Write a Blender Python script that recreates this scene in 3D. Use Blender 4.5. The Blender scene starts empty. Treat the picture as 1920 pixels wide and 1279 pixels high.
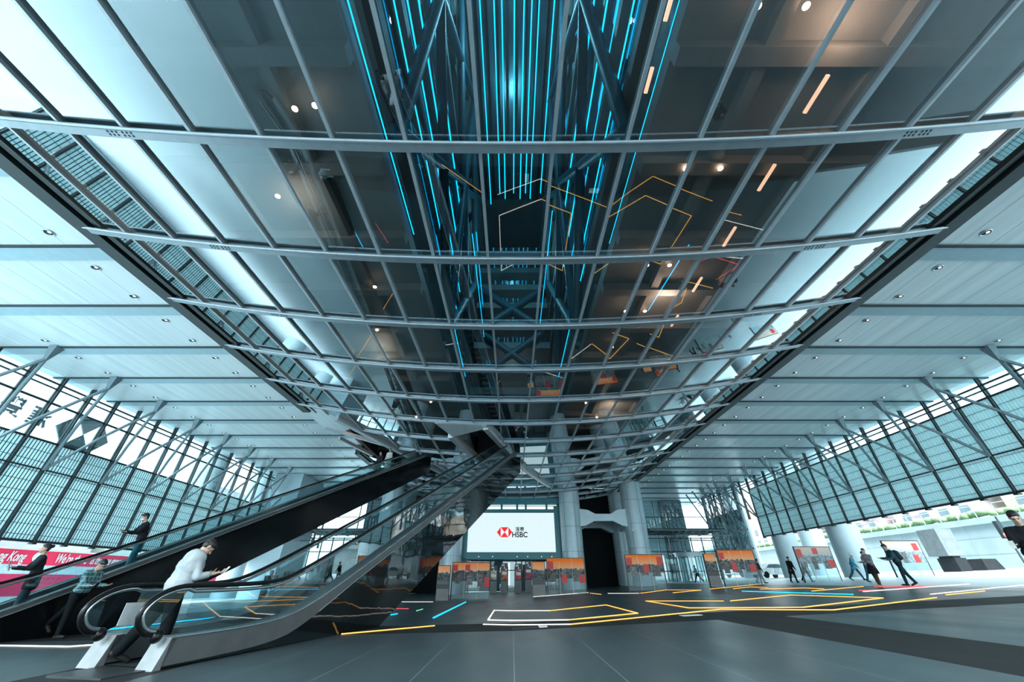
import bpy, math, random
from mathutils import Vector, Matrix
random.seed(7)
C = bpy.context.scene.collection
sc = bpy.context.scene
PI = math.pi
# ------------------------------------------------------------------ camera
PITCH = math.radians(32.7); CP, SP = math.cos(PITCH), math.sin(PITCH); FPX = 702.0
cam = bpy.data.cameras.new('camera'); cam.sensor_width = 36; cam.lens = 36*FPX/1920.0
cam.clip_start = .05; cam.clip_end = 2000
camo = bpy.data.objects.new('camera', cam); C.objects.link(camo)
camo.location = (0, 0, 0); camo.rotation_euler = (PI/2+PITCH, 0, 0)
sc.camera = camo
sc.view_settings.view_transform = 'Standard'; sc.view_settings.look = 'None'
sc.view_settings.gamma = 1; sc.view_settings.use_curve_mapping = False
sc.view_settings.exposure = 1.6
# ------------------------------------------------------------------ sky
w = bpy.data.worlds.new('sky'); sc.world = w; w.use_nodes = True
nt = w.node_tree; nt.nodes.clear()
out = nt.nodes.new('ShaderNodeOutputWorld'); bg = nt.nodes.new('ShaderNodeBackground')
tc = nt.nodes.new('ShaderNodeTexCoord'); nz = nt.nodes.new('ShaderNodeTexNoise'); nz.inputs['Scale'].default_value = 3.0
nz.inputs['Detail'].default_value = 5
rp = nt.nodes.new('ShaderNodeValToRGB')
rp.color_ramp.elements[0].position = .35; rp.color_ramp.elements[0].color = (.42, .72, .84, 1)
rp.color_ramp.elements[1].position = .6; rp.color_ramp.elements[1].color = (.84, .96, 1, 1)
nt.links.new(tc.outputs['Generated'], nz.inputs['Vector']); nt.links.new(nz.outputs['Fac'], rp.inputs['Fac'])
nt.links.new(rp.outputs['Color'], bg.inputs['Color']); bg.inputs['Strength'].default_value = 1.6
nt.links.new(bg.outputs['Background'], out.inputs['Surface'])
# hazy high sun over the street
sl = bpy.data.lights.new('sun', 'SUN'); sl.energy = 6.5; sl.angle = .6; sl.color = (.8, .95, 1)
slo = bpy.data.objects.new('sun', sl); C.objects.link(slo); slo.rotation_euler = (math.radians(48), math.radians(-25), 0)
try:
    sc.cycles.max_bounces = 7; sc.cycles.diffuse_bounces = 4; sc.cycles.glossy_bounces = 4
    sc.cycles.transmission_bounces = 4; sc.cycles.transparent_max_bounces = 24
    sc.cycles.sample_clamp_indirect = 6; sc.cycles.caustics_reflective = False; sc.cycles.caustics_refractive = False
    sc.cycles.use_denoising = True
except Exception: pass

# ------------------------------------------------------------------ helpers
def ray(u, v):
    x = (u-960)/FPX; y = -(v-639.5)/FPX
    return Vector((x, CP-y*SP, SP+y*CP))
def at_x(u, v, X): a = ray(u, v); return a*(X/a.x)
def at_y(u, v, Y): a = ray(u, v); return a*(Y/a.y)
def at_z(u, v, Z): a = ray(u, v); return a*(Z/a.z)
def zf(x):
    if x > 0: return -1+.043*min(x, 48)
    return -1+.018*max(x, -34)
def at_floor(u, v):
    a = ray(u, v); s = .043 if a.x > 0 else .018
    return a*(-1/(a.z-s*a.x))

class MB:
    def __init__(s): s.v = []; s.f = []; s.m = []; s.sm = []
    def add(s, vs, fs, smooth=False, mi=0):
        n = len(s.v); s.v += [tuple(p) for p in vs]
        for f in fs: s.f.append(tuple(i+n for i in f)); s.m.append(mi); s.sm.append(smooth)
        return s
    def hexa(s, p, mi=0):   # 8 points: bottom 4 ccw, top 4 ccw
        return s.add(p, [(3,2,1,0),(4,5,6,7),(0,1,5,4),(1,2,6,5),(2,3,7,6),(3,0,4,7)], mi=mi)
    def box(s, x0, x1, y0, y1, z0, z1, mi=0):
        return s.hexa([(x0,y0,z0),(x1,y0,z0),(x1,y1,z0),(x0,y1,z0),(x0,y0,z1),(x1,y0,z1),(x1,y1,z1),(x0,y1,z1)], mi)
    def bar(s, a, b, wd, h, up=(0,0,1), mi=0):
        a = Vector(a); b = Vector(b); d = (b-a).normalized(); up = Vector(up)
        if abs(d.dot(up)) > .98: up = Vector((1,0,0))
        r = d.cross(up).normalized()*wd/2; q = r.cross(d).normalized()*h/2
        return s.hexa([a-r-q, a+r-q, b+r-q, b-r-q, a-r+q, a+r+q, b+r+q, b-r+q], mi)
    def tube(s, pts, r, n=10, cap=True, closed=False, mi=0):
        pts = [Vector(p) for p in pts]; rs = r if isinstance(r, (list, tuple)) else [r]*len(pts)
        N = len(pts); rings = []; prev = None
        for i, p in enumerate(pts):
            a = pts[(i-1) % N] if (i > 0 or closed) else p; b = pts[(i+1) % N] if (i < N-1 or closed) else p
            t = (b-a).normalized()
            if prev is None:
                ref = Vector((0,0,1)) if abs(t.z) < .9 else Vector((1,0,0)); x = t.cross(ref).normalized()
            else:
                x = (prev-t*prev.dot(t)).normalized()
            prev = x; y = t.cross(x)
            rings.append([p+(x*math.cos(2*PI*k/n)+y*math.sin(2*PI*k/n))*rs[i] for k in range(n)])
        vs = [q for R in rings for q in R]; fs = []
        for i in range(N if closed else N-1):
            j = (i+1) % N
            for k in range(n): fs.append((i*n+k, i*n+(k+1) % n, j*n+(k+1) % n, j*n+k))
        s.add(vs, fs, True, mi)
        if cap and not closed:
            s.add(rings[0], [tuple(range(n-1, -1, -1))], mi=mi); s.add(rings[-1], [tuple(range(n))], mi=mi)
        return s
    def cyl(s, c, r, z0, z1, n=32, r2=None, mi=0):
        return s.tube([(c[0], c[1], z0), (c[0], c[1], z1)], [r, r if r2 is None else r2], n, mi=mi)
    def prism(s, poly, vec, mi=0):
        n = len(poly); vec = Vector(vec); a = [Vector(p) for p in poly]; b = [p+vec for p in a]
        fs = [tuple(range(n-1, -1, -1)), tuple(range(n, 2*n))]+[(i, (i+1) % n, n+(i+1) % n, n+i) for i in range(n)]
        return s.add(a+b, fs, mi=mi)
    def ell(s, c, r, M=None, n=12, m=8):
        c = Vector(c); vs = []; fs = []
        for j in range(m+1):
            th = PI*j/m
            for k in range(n):
                ph = 2*PI*k/n; p = Vector((r[0]*math.sin(th)*math.cos(ph), r[1]*math.sin(th)*math.sin(ph), r[2]*math.cos(th)))
                vs.append(c+(M@p if M else p))
        for j in range(m):
            for k in range(n): fs.append((j*n+k, (j+1)*n+k, (j+1)*n+(k+1) % n, j*n+(k+1) % n))
        return s.add(vs, fs, True)
    def cap(s, a, b, r1, r2=None, n=12):
        r2 = r1 if r2 is None else r2; a = Vector(a); b = Vector(b); d = (b-a)
        L = max(d.length, 1e-4); d = d/L; pts = []; rs = []
        for k in range(4): an = PI/2*(1-k/4); pts.append(a-d*r1*math.sin(an)); rs.append(max(r1*math.cos(an), r1*.02))
        pts += [a, b]; rs += [r1, r2]
        for k in range(1, 5): an = PI/2*k/4; pts.append(b+d*r2*math.sin(an)); rs.append(max(r2*math.cos(an), r2*.02))
        return s.tube(pts, rs, n)
    def build(s, name, mat, parent=None, loc=None):
        me = bpy.data.meshes.new(name)
        vs = s.v if loc is None else [(x-loc[0], y-loc[1], z-loc[2]) for x, y, z in s.v]
        me.from_pydata(vs, [], s.f)
        for m in (mat if isinstance(mat, (list, tuple)) else [mat]): me.materials.append(m)
        me.polygons.foreach_set('material_index', s.m); me.polygons.foreach_set('use_smooth', s.sm); me.update()
        o = bpy.data.objects.new(name, me); C.objects.link(o)
        if loc is not None: o.location = loc
        if parent is not None: o.parent = parent
        return o
def tag(o, label=None, cat=None, group=None, kind=None):
    if label: o['label'] = label
    if cat: o['category'] = cat
    if group: o['group'] = group
    if kind: o['kind'] = kind
    return o
def empty(name, label, cat, group=None, loc=(0,0,0), rz=0, kind=None):
    o = bpy.data.objects.new(name, None); o.empty_display_size = .1; C.objects.link(o); o.location = loc; o.rotation_euler = (0,0,rz)
    return tag(o, label, cat, group, kind)
def copy_tree(o, parent=None):
    c = o.copy(); C.objects.link(c); c.parent = parent
    for ch in list(o.children): copy_tree(ch, c)
    return c
ORD = 'first second third fourth fifth sixth seventh eighth ninth tenth eleventh twelfth thirteenth fourteenth fifteenth sixteenth seventeenth eighteenth nineteenth twentieth'.split()
def nth(i):
    if i < 20: return ORD[i]
    return 'twenty-'+ORD[i-20] if i < 29 else 'thirtieth'

# ------------------------------------------------------------------ materials
def mat(name, col, rough=.5, metal=0., var=.12, scale=4., emit=None, es=0., bump=0., spec=.5, stretch=(1,1,1)):
    m = bpy.data.materials.new(name); m.use_nodes = True; n = m.node_tree; b = n.nodes['Principled BSDF']
    b.inputs['Roughness'].default_value = rough; b.inputs['Metallic'].default_value = metal
    b.inputs['Specular IOR Level'].default_value = spec
    t = n.nodes.new('ShaderNodeTexCoord'); mp = n.nodes.new('ShaderNodeMapping'); mp.inputs['Scale'].default_value = stretch
    no = n.nodes.new('ShaderNodeTexNoise'); no.inputs['Scale'].default_value = scale; no.inputs['Detail'].default_value = 4
    n.links.new(t.outputs['Object'], mp.inputs['Vector']); n.links.new(mp.outputs['Vector'], no.inputs['Vector'])
    r = n.nodes.new('ShaderNodeValToRGB'); e = r.color_ramp.elements
    e[0].position = .3; e[1].position = .7
    e[0].color = tuple(c*(1-var) for c in col)+(1,); e[1].color = tuple(min(1, c*(1+var)) for c in col)+(1,)
    n.links.new(no.outputs['Fac'], r.inputs['Fac']); n.links.new(r.outputs['Color'], b.inputs['Base Color'])
    if bump:
        bp = n.nodes.new('ShaderNodeBump'); bp.inputs['Strength'].default_value = bump; bp.inputs['Distance'].default_value = .05
        n.links.new(no.outputs['Fac'], bp.inputs['Height']); n.links.new(bp.outputs['Normal'], b.inputs['Normal'])
    if emit:
        b.inputs['Emission Color'].default_value = tuple(emit)+(1,); b.inputs['Emission Strength'].default_value = es
    return m
def glass_mat(name, tint=(.85,.95,.97), refl=.12, graze=.6, rough=.02, rc=(1,1,1)):
    m = bpy.data.materials.new(name); m.use_nodes = True; n = m.node_tree; n.nodes.clear()
    o = n.nodes.new('ShaderNodeOutputMaterial'); tr = n.nodes.new('ShaderNodeBsdfTransparent'); gl = n.nodes.new('ShaderNodeBsdfGlossy')
    tr.inputs['Color'].default_value = tint+(1,); gl.inputs['Roughness'].default_value = rough; gl.inputs['Color'].default_value = rc+(1,)
    lw = n.nodes.new('ShaderNodeLayerWeight'); lw.inputs['Blend'].default_value = .35
    ma = n.nodes.new('ShaderNodeMapRange'); ma.inputs['To Min'].default_value = refl; ma.inputs['To Max'].default_value = graze
    mx = n.nodes.new('ShaderNodeMixShader')
    n.links.new(lw.outputs['Facing'], ma.inputs['Value']); n.links.new(ma.outputs['Result'], mx.inputs['Fac'])
    n.links.new(tr.outputs[0], mx.inputs[1]); n.links.new(gl.outputs[0], mx.inputs[2]); n.links.new(mx.outputs[0], o.inputs['Surface'])
    return m
M = {}
M['ceiling'] = mat('ceiling_panel', (.70,.75,.77), .30, 0, .09, 1.0, stretch=(2.4,.03,1))  # lengthwise tone streaks painted in for reflections on the semi-gloss panels
M['beam'] = mat('ceiling_beam', (.36,.50,.56), .45, 0, .05)
M['gap'] = mat('dark_gap', (.03,.04,.045), .7)
M['steel'] = mat('painted_steel', (.36,.42,.46), .38, .35, .08)
M['mullion'] = mat('mullion_steel', (.50,.56,.60), .35, .3, .08)
M['dark_steel'] = mat('dark_steel', (.025,.036,.040), .45, .3, .15)
M['brace'] = mat('brace_steel', (.20,.26,.29), .4, .4, .1)
M['post'] = mat('post_steel', (.03,.045,.05), .5, .3, .1)
M['slat'] = mat('pale_slat', (.74,.88,.89), .5, 0, .05)
_n = M['slat'].node_tree; _b = _n.nodes['Principled BSDF']; _t = _n.nodes.new('ShaderNodeBsdfTranslucent'); _t.inputs[0].default_value = (.88,.97,.97,1)
_m = _n.nodes.new('ShaderNodeMixShader'); _m.inputs[0].default_value = .55; _n.links.new(_b.outputs[0], _m.inputs[1]); _n.links.new(_t.outputs[0], _m.inputs[2]); _n.links.new(_m.outputs[0], _n.nodes['Material Output'].inputs[0])
M['wire'] = mat('wire', (.06,.10,.11), .5)
M['column'] = mat('column_cladding', (.50,.62,.67), .36, .15, .05, 1.5)
M['core'] = mat('core_panel', (.10,.14,.16), .5, .1, .15, .8)
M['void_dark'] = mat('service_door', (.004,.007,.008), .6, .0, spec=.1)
M['canopy_glass'] = glass_mat('canopy_glass', (.72,.80,.82), .20, .8, .015, (.80,.95,1))
M['clear_glass'] = glass_mat('clear_glass', (.86,.95,.96), .07, .7, .01)
M['back_glass'] = glass_mat('tinted_glass', (.80,.90,.92), .06, .4, .05)
M['mesh_glass'] = glass_mat('mesh_screen', (.30,.42,.45), .08, .4, .1)
M['balustrade'] = glass_mat('balustrade_glass', (.80,.92,.94), .06, .45, .01)
M['black_panel'] = mat('black_side_panel', (.004,.005,.006), .12, 0, .2, 1, spec=.15)
M['black_glass'] = mat('black_mirror_panel', (.004,.006,.007), .03, 0, .2, .35, bump=.35, spec=.6)
M['rubber'] = mat('black_rubber', (.005,.005,.006), .3, spec=.3)
M['chrome'] = mat('brushed_steel', (.55,.60,.62), .25, .9, .06, stretch=(1,1,12))
M['deck'] = mat('escalator_deck_steel', (.16,.165,.17), .38, .6, .12, 3)
M['step'] = mat('escalator_step', (.05,.055,.06), .4, .6)
M['office'] = mat('office_soffit', (.20,.19,.18), .6, 0, .2, .3)
M['office_l'] = mat('office_soffit_grey', (.17,.19,.19), .6, 0, .2, .3)
M['inner'] = mat('atrium_wall', (.035,.045,.05), .6, 0, .2, .3)
M['tealbeam'] = mat('atrium_truss', (.03,.10,.13), .5, .1, .1)
M['blue'] = mat('blue_neon', (.0,.3,.5), .4, emit=(0,.50,1), es=1.25)
M['orange'] = mat('orange_led', (.5,.25,.05), .4, emit=(1,.44,.07), es=.62)
M['white_led'] = mat('white_led', (.6,.6,.6), .4, emit=(1,.80,.68), es=.55)
M['red_led'] = mat('red_led', (.5,.05,.05), .4, emit=(1,.06,.10), es=.5)
M['green_led'] = mat('green_led', (.1,.5,.3), .4, emit=(.25,1,.55), es=.35)
M['warm'] = mat('warm_lamp', (.6,.4,.3), .4, emit=(1,.62,.38), es=5.600)
M['warm_panel'] = mat('warm_panel', (.6,.4,.3), .4, emit=(1,.55,.34), es=0.640)
M['cool'] = mat('cool_lamp', (.7,.8,.8), .4, emit=(.8,.96,1), es=0.480)
M['screen'] = mat('screen_white', (.05,.07,.08), .4, emit=(.80,.97,1), es=.30)
M['screen_frame'] = mat('screen_frame', (.01,.17,.20), .35)
M['street'] = mat('street_column', (.28,.35,.38), .5, 0, .05, 1.5)
M['plinth'] = mat('plinth_steel', (.20,.21,.215), .45, .3, .15, 5)
M['red'] = mat('red_ink', (.62,.02,.02), .4, var=.04)
M['scr_red'] = mat('screen_red', (.7,.0,.0), .4, var=0, emit=(.85,.0,.01), es=0.288)
M['scr_ink'] = mat('screen_ink', (.01,.02,.03), .6)
M['black'] = mat('black_frame', (.008,.01,.011), .35)
M['grey'] = mat('kiosk_grey', (.17,.18,.18), .5)
M['paper'] = mat('paper', (.55,.58,.60), .7)
M['pale'] = mat('pale_concrete', (.24,.28,.29), .8, 0, .12, .5)
M['stone'] = mat('grey_stone', (.13,.14,.145), .7, 0, .15, 2)
M['stone_dark'] = mat('dark_polished_stone', (.018,.018,.02), .5, 0, .2, 3, spec=.2)
M['hedge'] = mat('hedge_leaves', (.20,.30,.14), .8, 0, .5, 14, bump=.6)
M['white'] = mat('white_paint', (.75,.80,.80), .4)
M['ad_red'] = mat('ad_red', (.95,.015,.07), .5, 0, .25, .25)
M['ad_pink'] = mat('ad_pink', (.98,.02,.12), .5, 0, .45, .18)
M['ad_white'] = mat('ad_pale_band', (.50,.60,.63), .5)

# small expression layer for node maths
class S:
    def __init__(s, nt, k): s.nt = nt; s.k = k
    def op(s, o, b=None, c=None, rev=False):
        n = s.nt.nodes.new('ShaderNodeMath'); n.operation = o
        xs = [s, b, c]
        if rev: xs = [b, s]
        for i, x in enumerate(xs):
            if x is None: continue
            if isinstance(x, S): s.nt.links.new(x.k, n.inputs[i])
            else: n.inputs[i].default_value = x
        return S(s.nt, n.outputs[0])
    def __add__(s, b): return s.op('ADD', b)
    def __sub__(s, b): return s.op('SUBTRACT', b)
    def __mul__(s, b): return s.op('MULTIPLY', b)
    def lt(s, b): return s.op('LESS_THAN', b)
    def gt(s, b): return s.op('GREATER_THAN', b)
    def mod(s, b): return s.op('FLOORED_MODULO', b)
    def abs(s): return s.op('ABSOLUTE')
    def inv(s): return s.op('SUBTRACT', 1.0, rev=True)
    def mx(s, b): return s.op('MAXIMUM', b)
    def mix(s, ca, cb):
        n = s.nt.nodes.new('ShaderNodeMix'); n.data_type = 'RGBA'; s.nt.links.new(s.k, n.inputs[0])
        for i, c in ((6, ca), (7, cb)):
            if isinstance(c, tuple): n.inputs[i].default_value = c+(1,)
            else: s.nt.links.new(c, n.inputs[i])
        return n.outputs[2]
def coords(nt, kind='Object'):
    t = nt.nodes.new('ShaderNodeTexCoord'); x = nt.nodes.new('ShaderNodeSeparateXYZ'); nt.links.new(t.outputs[kind], x.inputs[0])
    return [S(nt, x.outputs[i]) for i in range(3)], t
def noise(nt, t, scale, stretch=(1,1,1), kind='Object', detail=4):
    mp = nt.nodes.new('ShaderNodeMapping'); mp.inputs['Scale'].default_value = stretch; nt.links.new(t.outputs[kind], mp.inputs[0])
    n = nt.nodes.new('ShaderNodeTexNoise'); n.inputs['Scale'].default_value = scale; n.inputs['Detail'].default_value = detail
    nt.links.new(mp.outputs[0], n.inputs['Vector']); return S(nt, n.outputs['Fac'])
# floor: big stone slabs near, dark bands, small tiles further out, pale pavement outdoors
fm = bpy.data.materials.new('plaza_paving'); fm.use_nodes = True; n = fm.node_tree; b = n.nodes['Principled BSDF']
(X, Y, Z), t = coords(n)
n1 = noise(n, t, .8, detail=6); n2 = noise(n, t, 60); n3 = noise(n, t, 1.2, (1,.25,1))
def line(c, per, off, wd): return ((c-off).mod(per)-per/2).abs().gt(per/2-wd)
bandY = (Y-12.3).abs().lt(1.0); bandX = (X.abs()-5.83).abs().lt(.83)*(Y.lt(11.6))
near = Y.lt(11.4)
jn = (line(X, 1.27, .03, .006))
jy = line(Y, 2.1, 7.52-2.1*5, .009)
jf = line(X, .62, .0, .008).mx(line(Y, .62, .0, .010))
base_near = n1.mix((.028,.042,.048), (.050,.070,.078)); base_far = n3.mix((.018,.038,.047), (.044,.080,.094))
col = near.mix(base_far, base_near)
col = (near*jn).mix(col, (.13,.16,.17)); col = (near*jy).mix(col, (.02,.025,.03))
col = (near.inv()*jf).mix(col, (.03,.045,.05))
col = (bandY.mx(bandX)).mix(col, (.004,.0045,.005))
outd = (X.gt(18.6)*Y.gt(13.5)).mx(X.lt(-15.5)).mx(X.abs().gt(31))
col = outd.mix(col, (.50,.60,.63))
n.links.new(col, b.inputs['Base Color'])
ro = (n3*.2)+.27; ro = ro+(bandY.mx(bandX))*.3; n.links.new(ro.k, b.inputs['Roughness']); 
bp = n.nodes.new('ShaderNodeBump'); bp.inputs['Strength'].default_value = .08; bp.inputs['Distance'].default_value = .004; b.inputs['Specular IOR Level'].default_value = .36
n.links.new(n2.k, bp.inputs['Height']); n.links.new(bp.outputs[0], b.inputs['Normal'])
M['floor'] = fm
def print_mat(name, seed, see=.15):
    # printed display glass: sunset sky strip, grey street collage, clear foot. Object Z runs 0..H, X centred
    m = bpy.data.materials.new(name); m.use_nodes = True; n = m.node_tree; b = n.nodes['Principled BSDF']; o = n.nodes['Material Output']
    (X, Y, Z), t = coords(n)
    na = noise(n, t, 2.2+seed*.3, (1,1,2.2), detail=7); nb = noise(n, t, 9+seed, (1,1,.5), detail=5)
    v = n.nodes.new('ShaderNodeTexVoronoi'); v.inputs['Scale'].default_value = 3.5+seed*.4
    n.links.new(t.outputs['Object'], v.inputs['Vector'])
    g = (S(n, v.outputs['Distance'])*.9+nb*.6-.32)
    grey = g.op('MINIMUM', 1.0).mix((.006,.008,.010), (.20,.23,.24)) if seed not in (8,9) else g.op('MINIMUM', 1.0).mix((.10,.13,.14), (.38,.43,.45))
    rr = n.nodes.new('ShaderNodeValToRGB'); rr.color_ramp.elements[0].color = (.80,.42,.22,1); rr.color_ramp.elements[1].color = (.95,.20,.01,1)
    if seed >= 8 and seed < 10: rr.color_ramp.elements[0].color = (.42,.47,.48,1); rr.color_ramp.elements[1].color = (.75,.50,.38,1)
    zz = (Z-1.75)*1.9; n.links.new(zz.k, rr.inputs['Fac'])
    edge = (Z+na*.55).gt(1.98)
    c = edge.mix(grey, rr.outputs['Color'])
    low = Z.lt(.95+.12*(seed % 3)); c = low.mix(c, (.34,.40,.42))
    n.links.new(c, b.inputs['Base Color']); b.inputs['Roughness'].default_value = .5; b.inputs['Specular IOR Level'].default_value = .15
    b.inputs['Emission Strength'].default_value = .05; n.links.new(c, b.inputs['Emission Color'])  # slight self-glow added for a backlit look; the boards hold no lamps
    tr = n.nodes.new('ShaderNodeBsdfTransparent'); mx = n.nodes.new('ShaderNodeMixShader'); tr.inputs['Color'].default_value = (.85,.95,.96,1)
    fac = (low*.70)+see
    n.links.new(fac.k, mx.inputs[0]); n.links.new(b.outputs[0], mx.inputs[1]); n.links.new(tr.outputs[0], mx.inputs[2])
    n.links.new(mx.outputs[0], o.inputs['Surface']); return m

# ------------------------------------------------------------------ setting: floor
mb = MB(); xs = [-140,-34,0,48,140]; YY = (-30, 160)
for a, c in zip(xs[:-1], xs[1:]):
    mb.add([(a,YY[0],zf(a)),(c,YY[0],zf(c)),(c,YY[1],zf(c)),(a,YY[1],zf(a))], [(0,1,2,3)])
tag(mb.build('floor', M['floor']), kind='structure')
# ------------------------------------------------------------------ setting: plaza ceilings either side of the canopy
ZC = 10.6; BY0 = 9.885; BX = 14.3
beamY = [BY0+3.6*k for k in range(-5, 16)]
def tri_ok(side): return True
for side, nm in ((-1,'ceiling_left'), (1,'ceiling_right')):
    mb = MB(); x0, x1 = sorted((side*13.9, side*(29.4 if side > 0 else 28.3)))
    mb.box(x0, x1, -9, 67.5, ZC, ZC+.3)
    tag(mb.build(nm, M['ceiling']), kind='structure')
    b1 = MB(); b2 = MB()
    for y in beamY:
        b1.box(x0, x1, y+.05, y+.72, ZC-.05, ZC); b2.box(x0, x1, y-.05, y+.05, ZC-.07, ZC+.02)
    tag(b1.build('trim_1' if side < 0 else 'trim_2', M['beam']), kind='structure')
    tag(b2.build('trim_3' if side < 0 else 'trim_4', M['gap']), kind='structure')
    # panel seams
    sm = MB()
    for k in range(12):
        xx = side*(15.5+1.2*k)
        if abs(xx) < 28: sm.box(xx-.006, xx+.006, -9, 67.5, ZC-.004, ZC)
    tag(sm.build('trim_5' if side < 0 else 'trim_6', M['beam']), kind='structure')

# downlights
proto = empty('recessed_downlight', '', 'downlight'); 
rg = MB(); rg.tube([(0.15*math.cos(a), .15*math.sin(a), -.01) for a in [2*PI*k/16 for k in range(16)]], .022, 6, closed=True)
rg.build('trim_ring', M['chrome'], proto)
MB().cyl((0,0), .135, -.005, .0, 16).build('reflector', M['gap'], proto)
MB().ell((0.04,-.02,-.015), (.055,.055,.02)).build('lamp', M['cool'], proto)
first = True
for side, xi, xo in ((-1,-16.7,-24.4), (1,17.1,25.4)):
    for row, xx, k0, k1 in (('inner', xi, 0, 28), ('outer', xo, 4, 28)):
        for q, k in enumerate(range(k0, k1)):
            o = proto if first else copy_tree(proto); first = False
            y = 9.25+1.8*k
            o.location = (xx, y, ZC-.005)
            tag(o, 'round recessed downlight in the %s ceiling, %s row, %s from the camera' % ('left' if side < 0 else 'right', row, nth(q)), 'downlight',
                'downlights in the plaza ceiling')

# ------------------------------------------------------------------ glass belly canopy
MW = 1.68; CX = .1
def zb(x): return 8.30+1.45*((x-CX)/14.2)**2      # underside of ribs
def gz(x): return zb(x)+.15                       # glass plane
RY = [4.82+3.6*k for k in range(-3, 14)]
holeN = [(-4.35,23.3),(-1.75,23.3),(1.15,33.9),(-.9,34.6),(-1.9,34.6)]
holeF = [(-14.6,24.2),(-11.9,24.2),(-6.0,37.6),(-8.6,38.2),(-14.6,34.0)]
def side_of(p, a, c): return (c[0]-a[0])*(p[1]-a[1])-(c[1]-a[1])*(p[0]-a[0])
def clip(poly, a, c, keep_left):
    o = []
    for i in range(len(poly)):
        p, q = poly[i], poly[(i+1) % len(poly)]
        sp_, sq = side_of(p, a, c), side_of(q, a, c)
        if not keep_left: sp_, sq = -sp_, -sq
        if sp_ >= 0: o.append(p)
        if (sp_ > 0 and sq < 0) or (sp_ < 0 and sq > 0):
            k = sp_/(sp_-sq); o.append((p[0]+(q[0]-p[0])*k, p[1]+(q[1]-p[1])*k))
    return o
def subtract(poly, hole):
    res = []; cur = poly
    for i in range(len(hole)):
        a, c = hole[i], hole[(i+1) % len(hole)]
        o = clip(cur, a, c, False)
        if len(o) > 2: res.append(o)
        cur = clip(cur, a, c, True)
        if len(cur) < 3: return res
    return res
def area(p): return abs(sum(p[i][0]*p[(i+1) % len(p)][1]-p[(i+1) % len(p)][0]*p[i][1] for i in range(len(p))))/2
def inside(p, h): return all(side_of(p, h[i], h[(i+1) % len(h)]) > 0 for i in range(len(h)))
def in_hole(x, y): return inside((x, y), holeN) or inside((x, y), holeF)
canopy = empty('glass_canopy', 'huge sagging glass and steel canopy hanging over the middle of the plaza', 'glass canopy')
mx_ = [CX+MW*(i-8.0+.5) for i in range(-1, 17)]
for k in range(len(RY)-1):
    g = {}
    yc = (RY[k]+RY[k+1])/2
    cuts = [hx for hx, y0_, y1_ in ((-10.5+.45*(yc-26), 24, 38), (-3.0+.2415*(yc-24), 22.8, 34.6)) if y0_ < yc+1.8 and yc-1.8 < y1_]
    for i in range(len(mx_)-1):
        a, c = mx_[i], mx_[i+1]
        a = max(a, -14.05); c = min(c, 14.25)
        polys = [[(a,RY[k]),(c,RY[k]),(c,RY[k+1]),(a,RY[k+1])]]
        for h in (holeN, holeF):
            nx = []
            for p in polys: nx += subtract(p, h)
            polys = nx
        for p in polys:
            if area(p) > .02:
                key = sum(sum(q[0] for q in p)/len(p) > hx for hx in cuts)
                g.setdefault(key, MB()).add([(x, y, gz(x)) for x, y in p], [tuple(range(len(p)))])
    for q in g.values(): q.build('glazing_row', M['canopy_glass'], canopy)
for x in mx_[1:-1]:
    g = MB(); st = 24*2; y = RY[0]; z = gz(x)
    seg = []; dy = .45; a = None
    while y < RY[-1]:
        ok = not in_hole(x, y+dy/2)
        if ok and a is None: a = y
        if not ok and a is not None: seg.append((a, y)); a = None
        y += dy
    if a is not None: seg.append((a, RY[-1]))
    sl_ = 2*1.45*(x-CX)/14.2**2; nn = Vector((-sl_, 0, 1)).normalized()
    for a, c in seg:
        g.bar(Vector((x,a,z))-nn*.04, Vector((x,c,z))-nn*.04, .05, .08, up=nn)
        g.bar(Vector((x,a,z))-nn*.085, Vector((x,c,z))-nn*.085, .08, .02, up=nn)
    g.build('mullion', M['mullion'], canopy)
for y in RY:
    g = MB(); N = 84; pr = None; runs = []; cur = []
    for i in range(N+1):
        x = -14.15+28.5*i/N
        if in_hole(x, y): 
            if cur: runs.append(cur)
            cur = []
        else: cur.append(x)
    if cur: runs.append(cur)
    for R in runs:
        if len(R) < 2: continue
        vs = []; fs = []
        prof = [(-.11,.0),(.11,.0),(.11,.05),(.045,.08),(.045,.20),(-.045,.20),(-.045,.08),(-.11,.05)]
        for x in R:
            for py, pz in prof: vs.append((x, y+py, zb(x)+pz))
        m_ = len(prof)
        for j in range(len(R)-1):
            for q in range(m_): fs.append((j*m_+q, (j+1)*m_+q, (j+1)*m_+(q+1) % m_, j*m_+(q+1) % m_))
        fs.append(tuple(range(m_-1,-1,-1))[::-1]); fs.append(tuple((len(R)-1)*m_+q for q in range(m_))[::-1])
        g.add(vs, fs)
        g.tube([(x, y-.12, zb(x)+.02) for x in R], .045, 8)
    r = g.build('curved_rib', M['steel'], canopy)
    h = MB()
    for cx_ in (-9.3, 9.6):
        for q in range(6):
            for dz in (0, .075):
                xx = cx_+(q-2.5)*.11+(.05 if q > 2 else 0)
                if not in_hole(xx, y): h.box(xx-.025, xx+.025, y-.07+dz, y-.02+dz, zb(xx)-.004, zb(xx)+.003)
    if h.v: h.build('bolt_holes', M['gap'], r)
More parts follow.
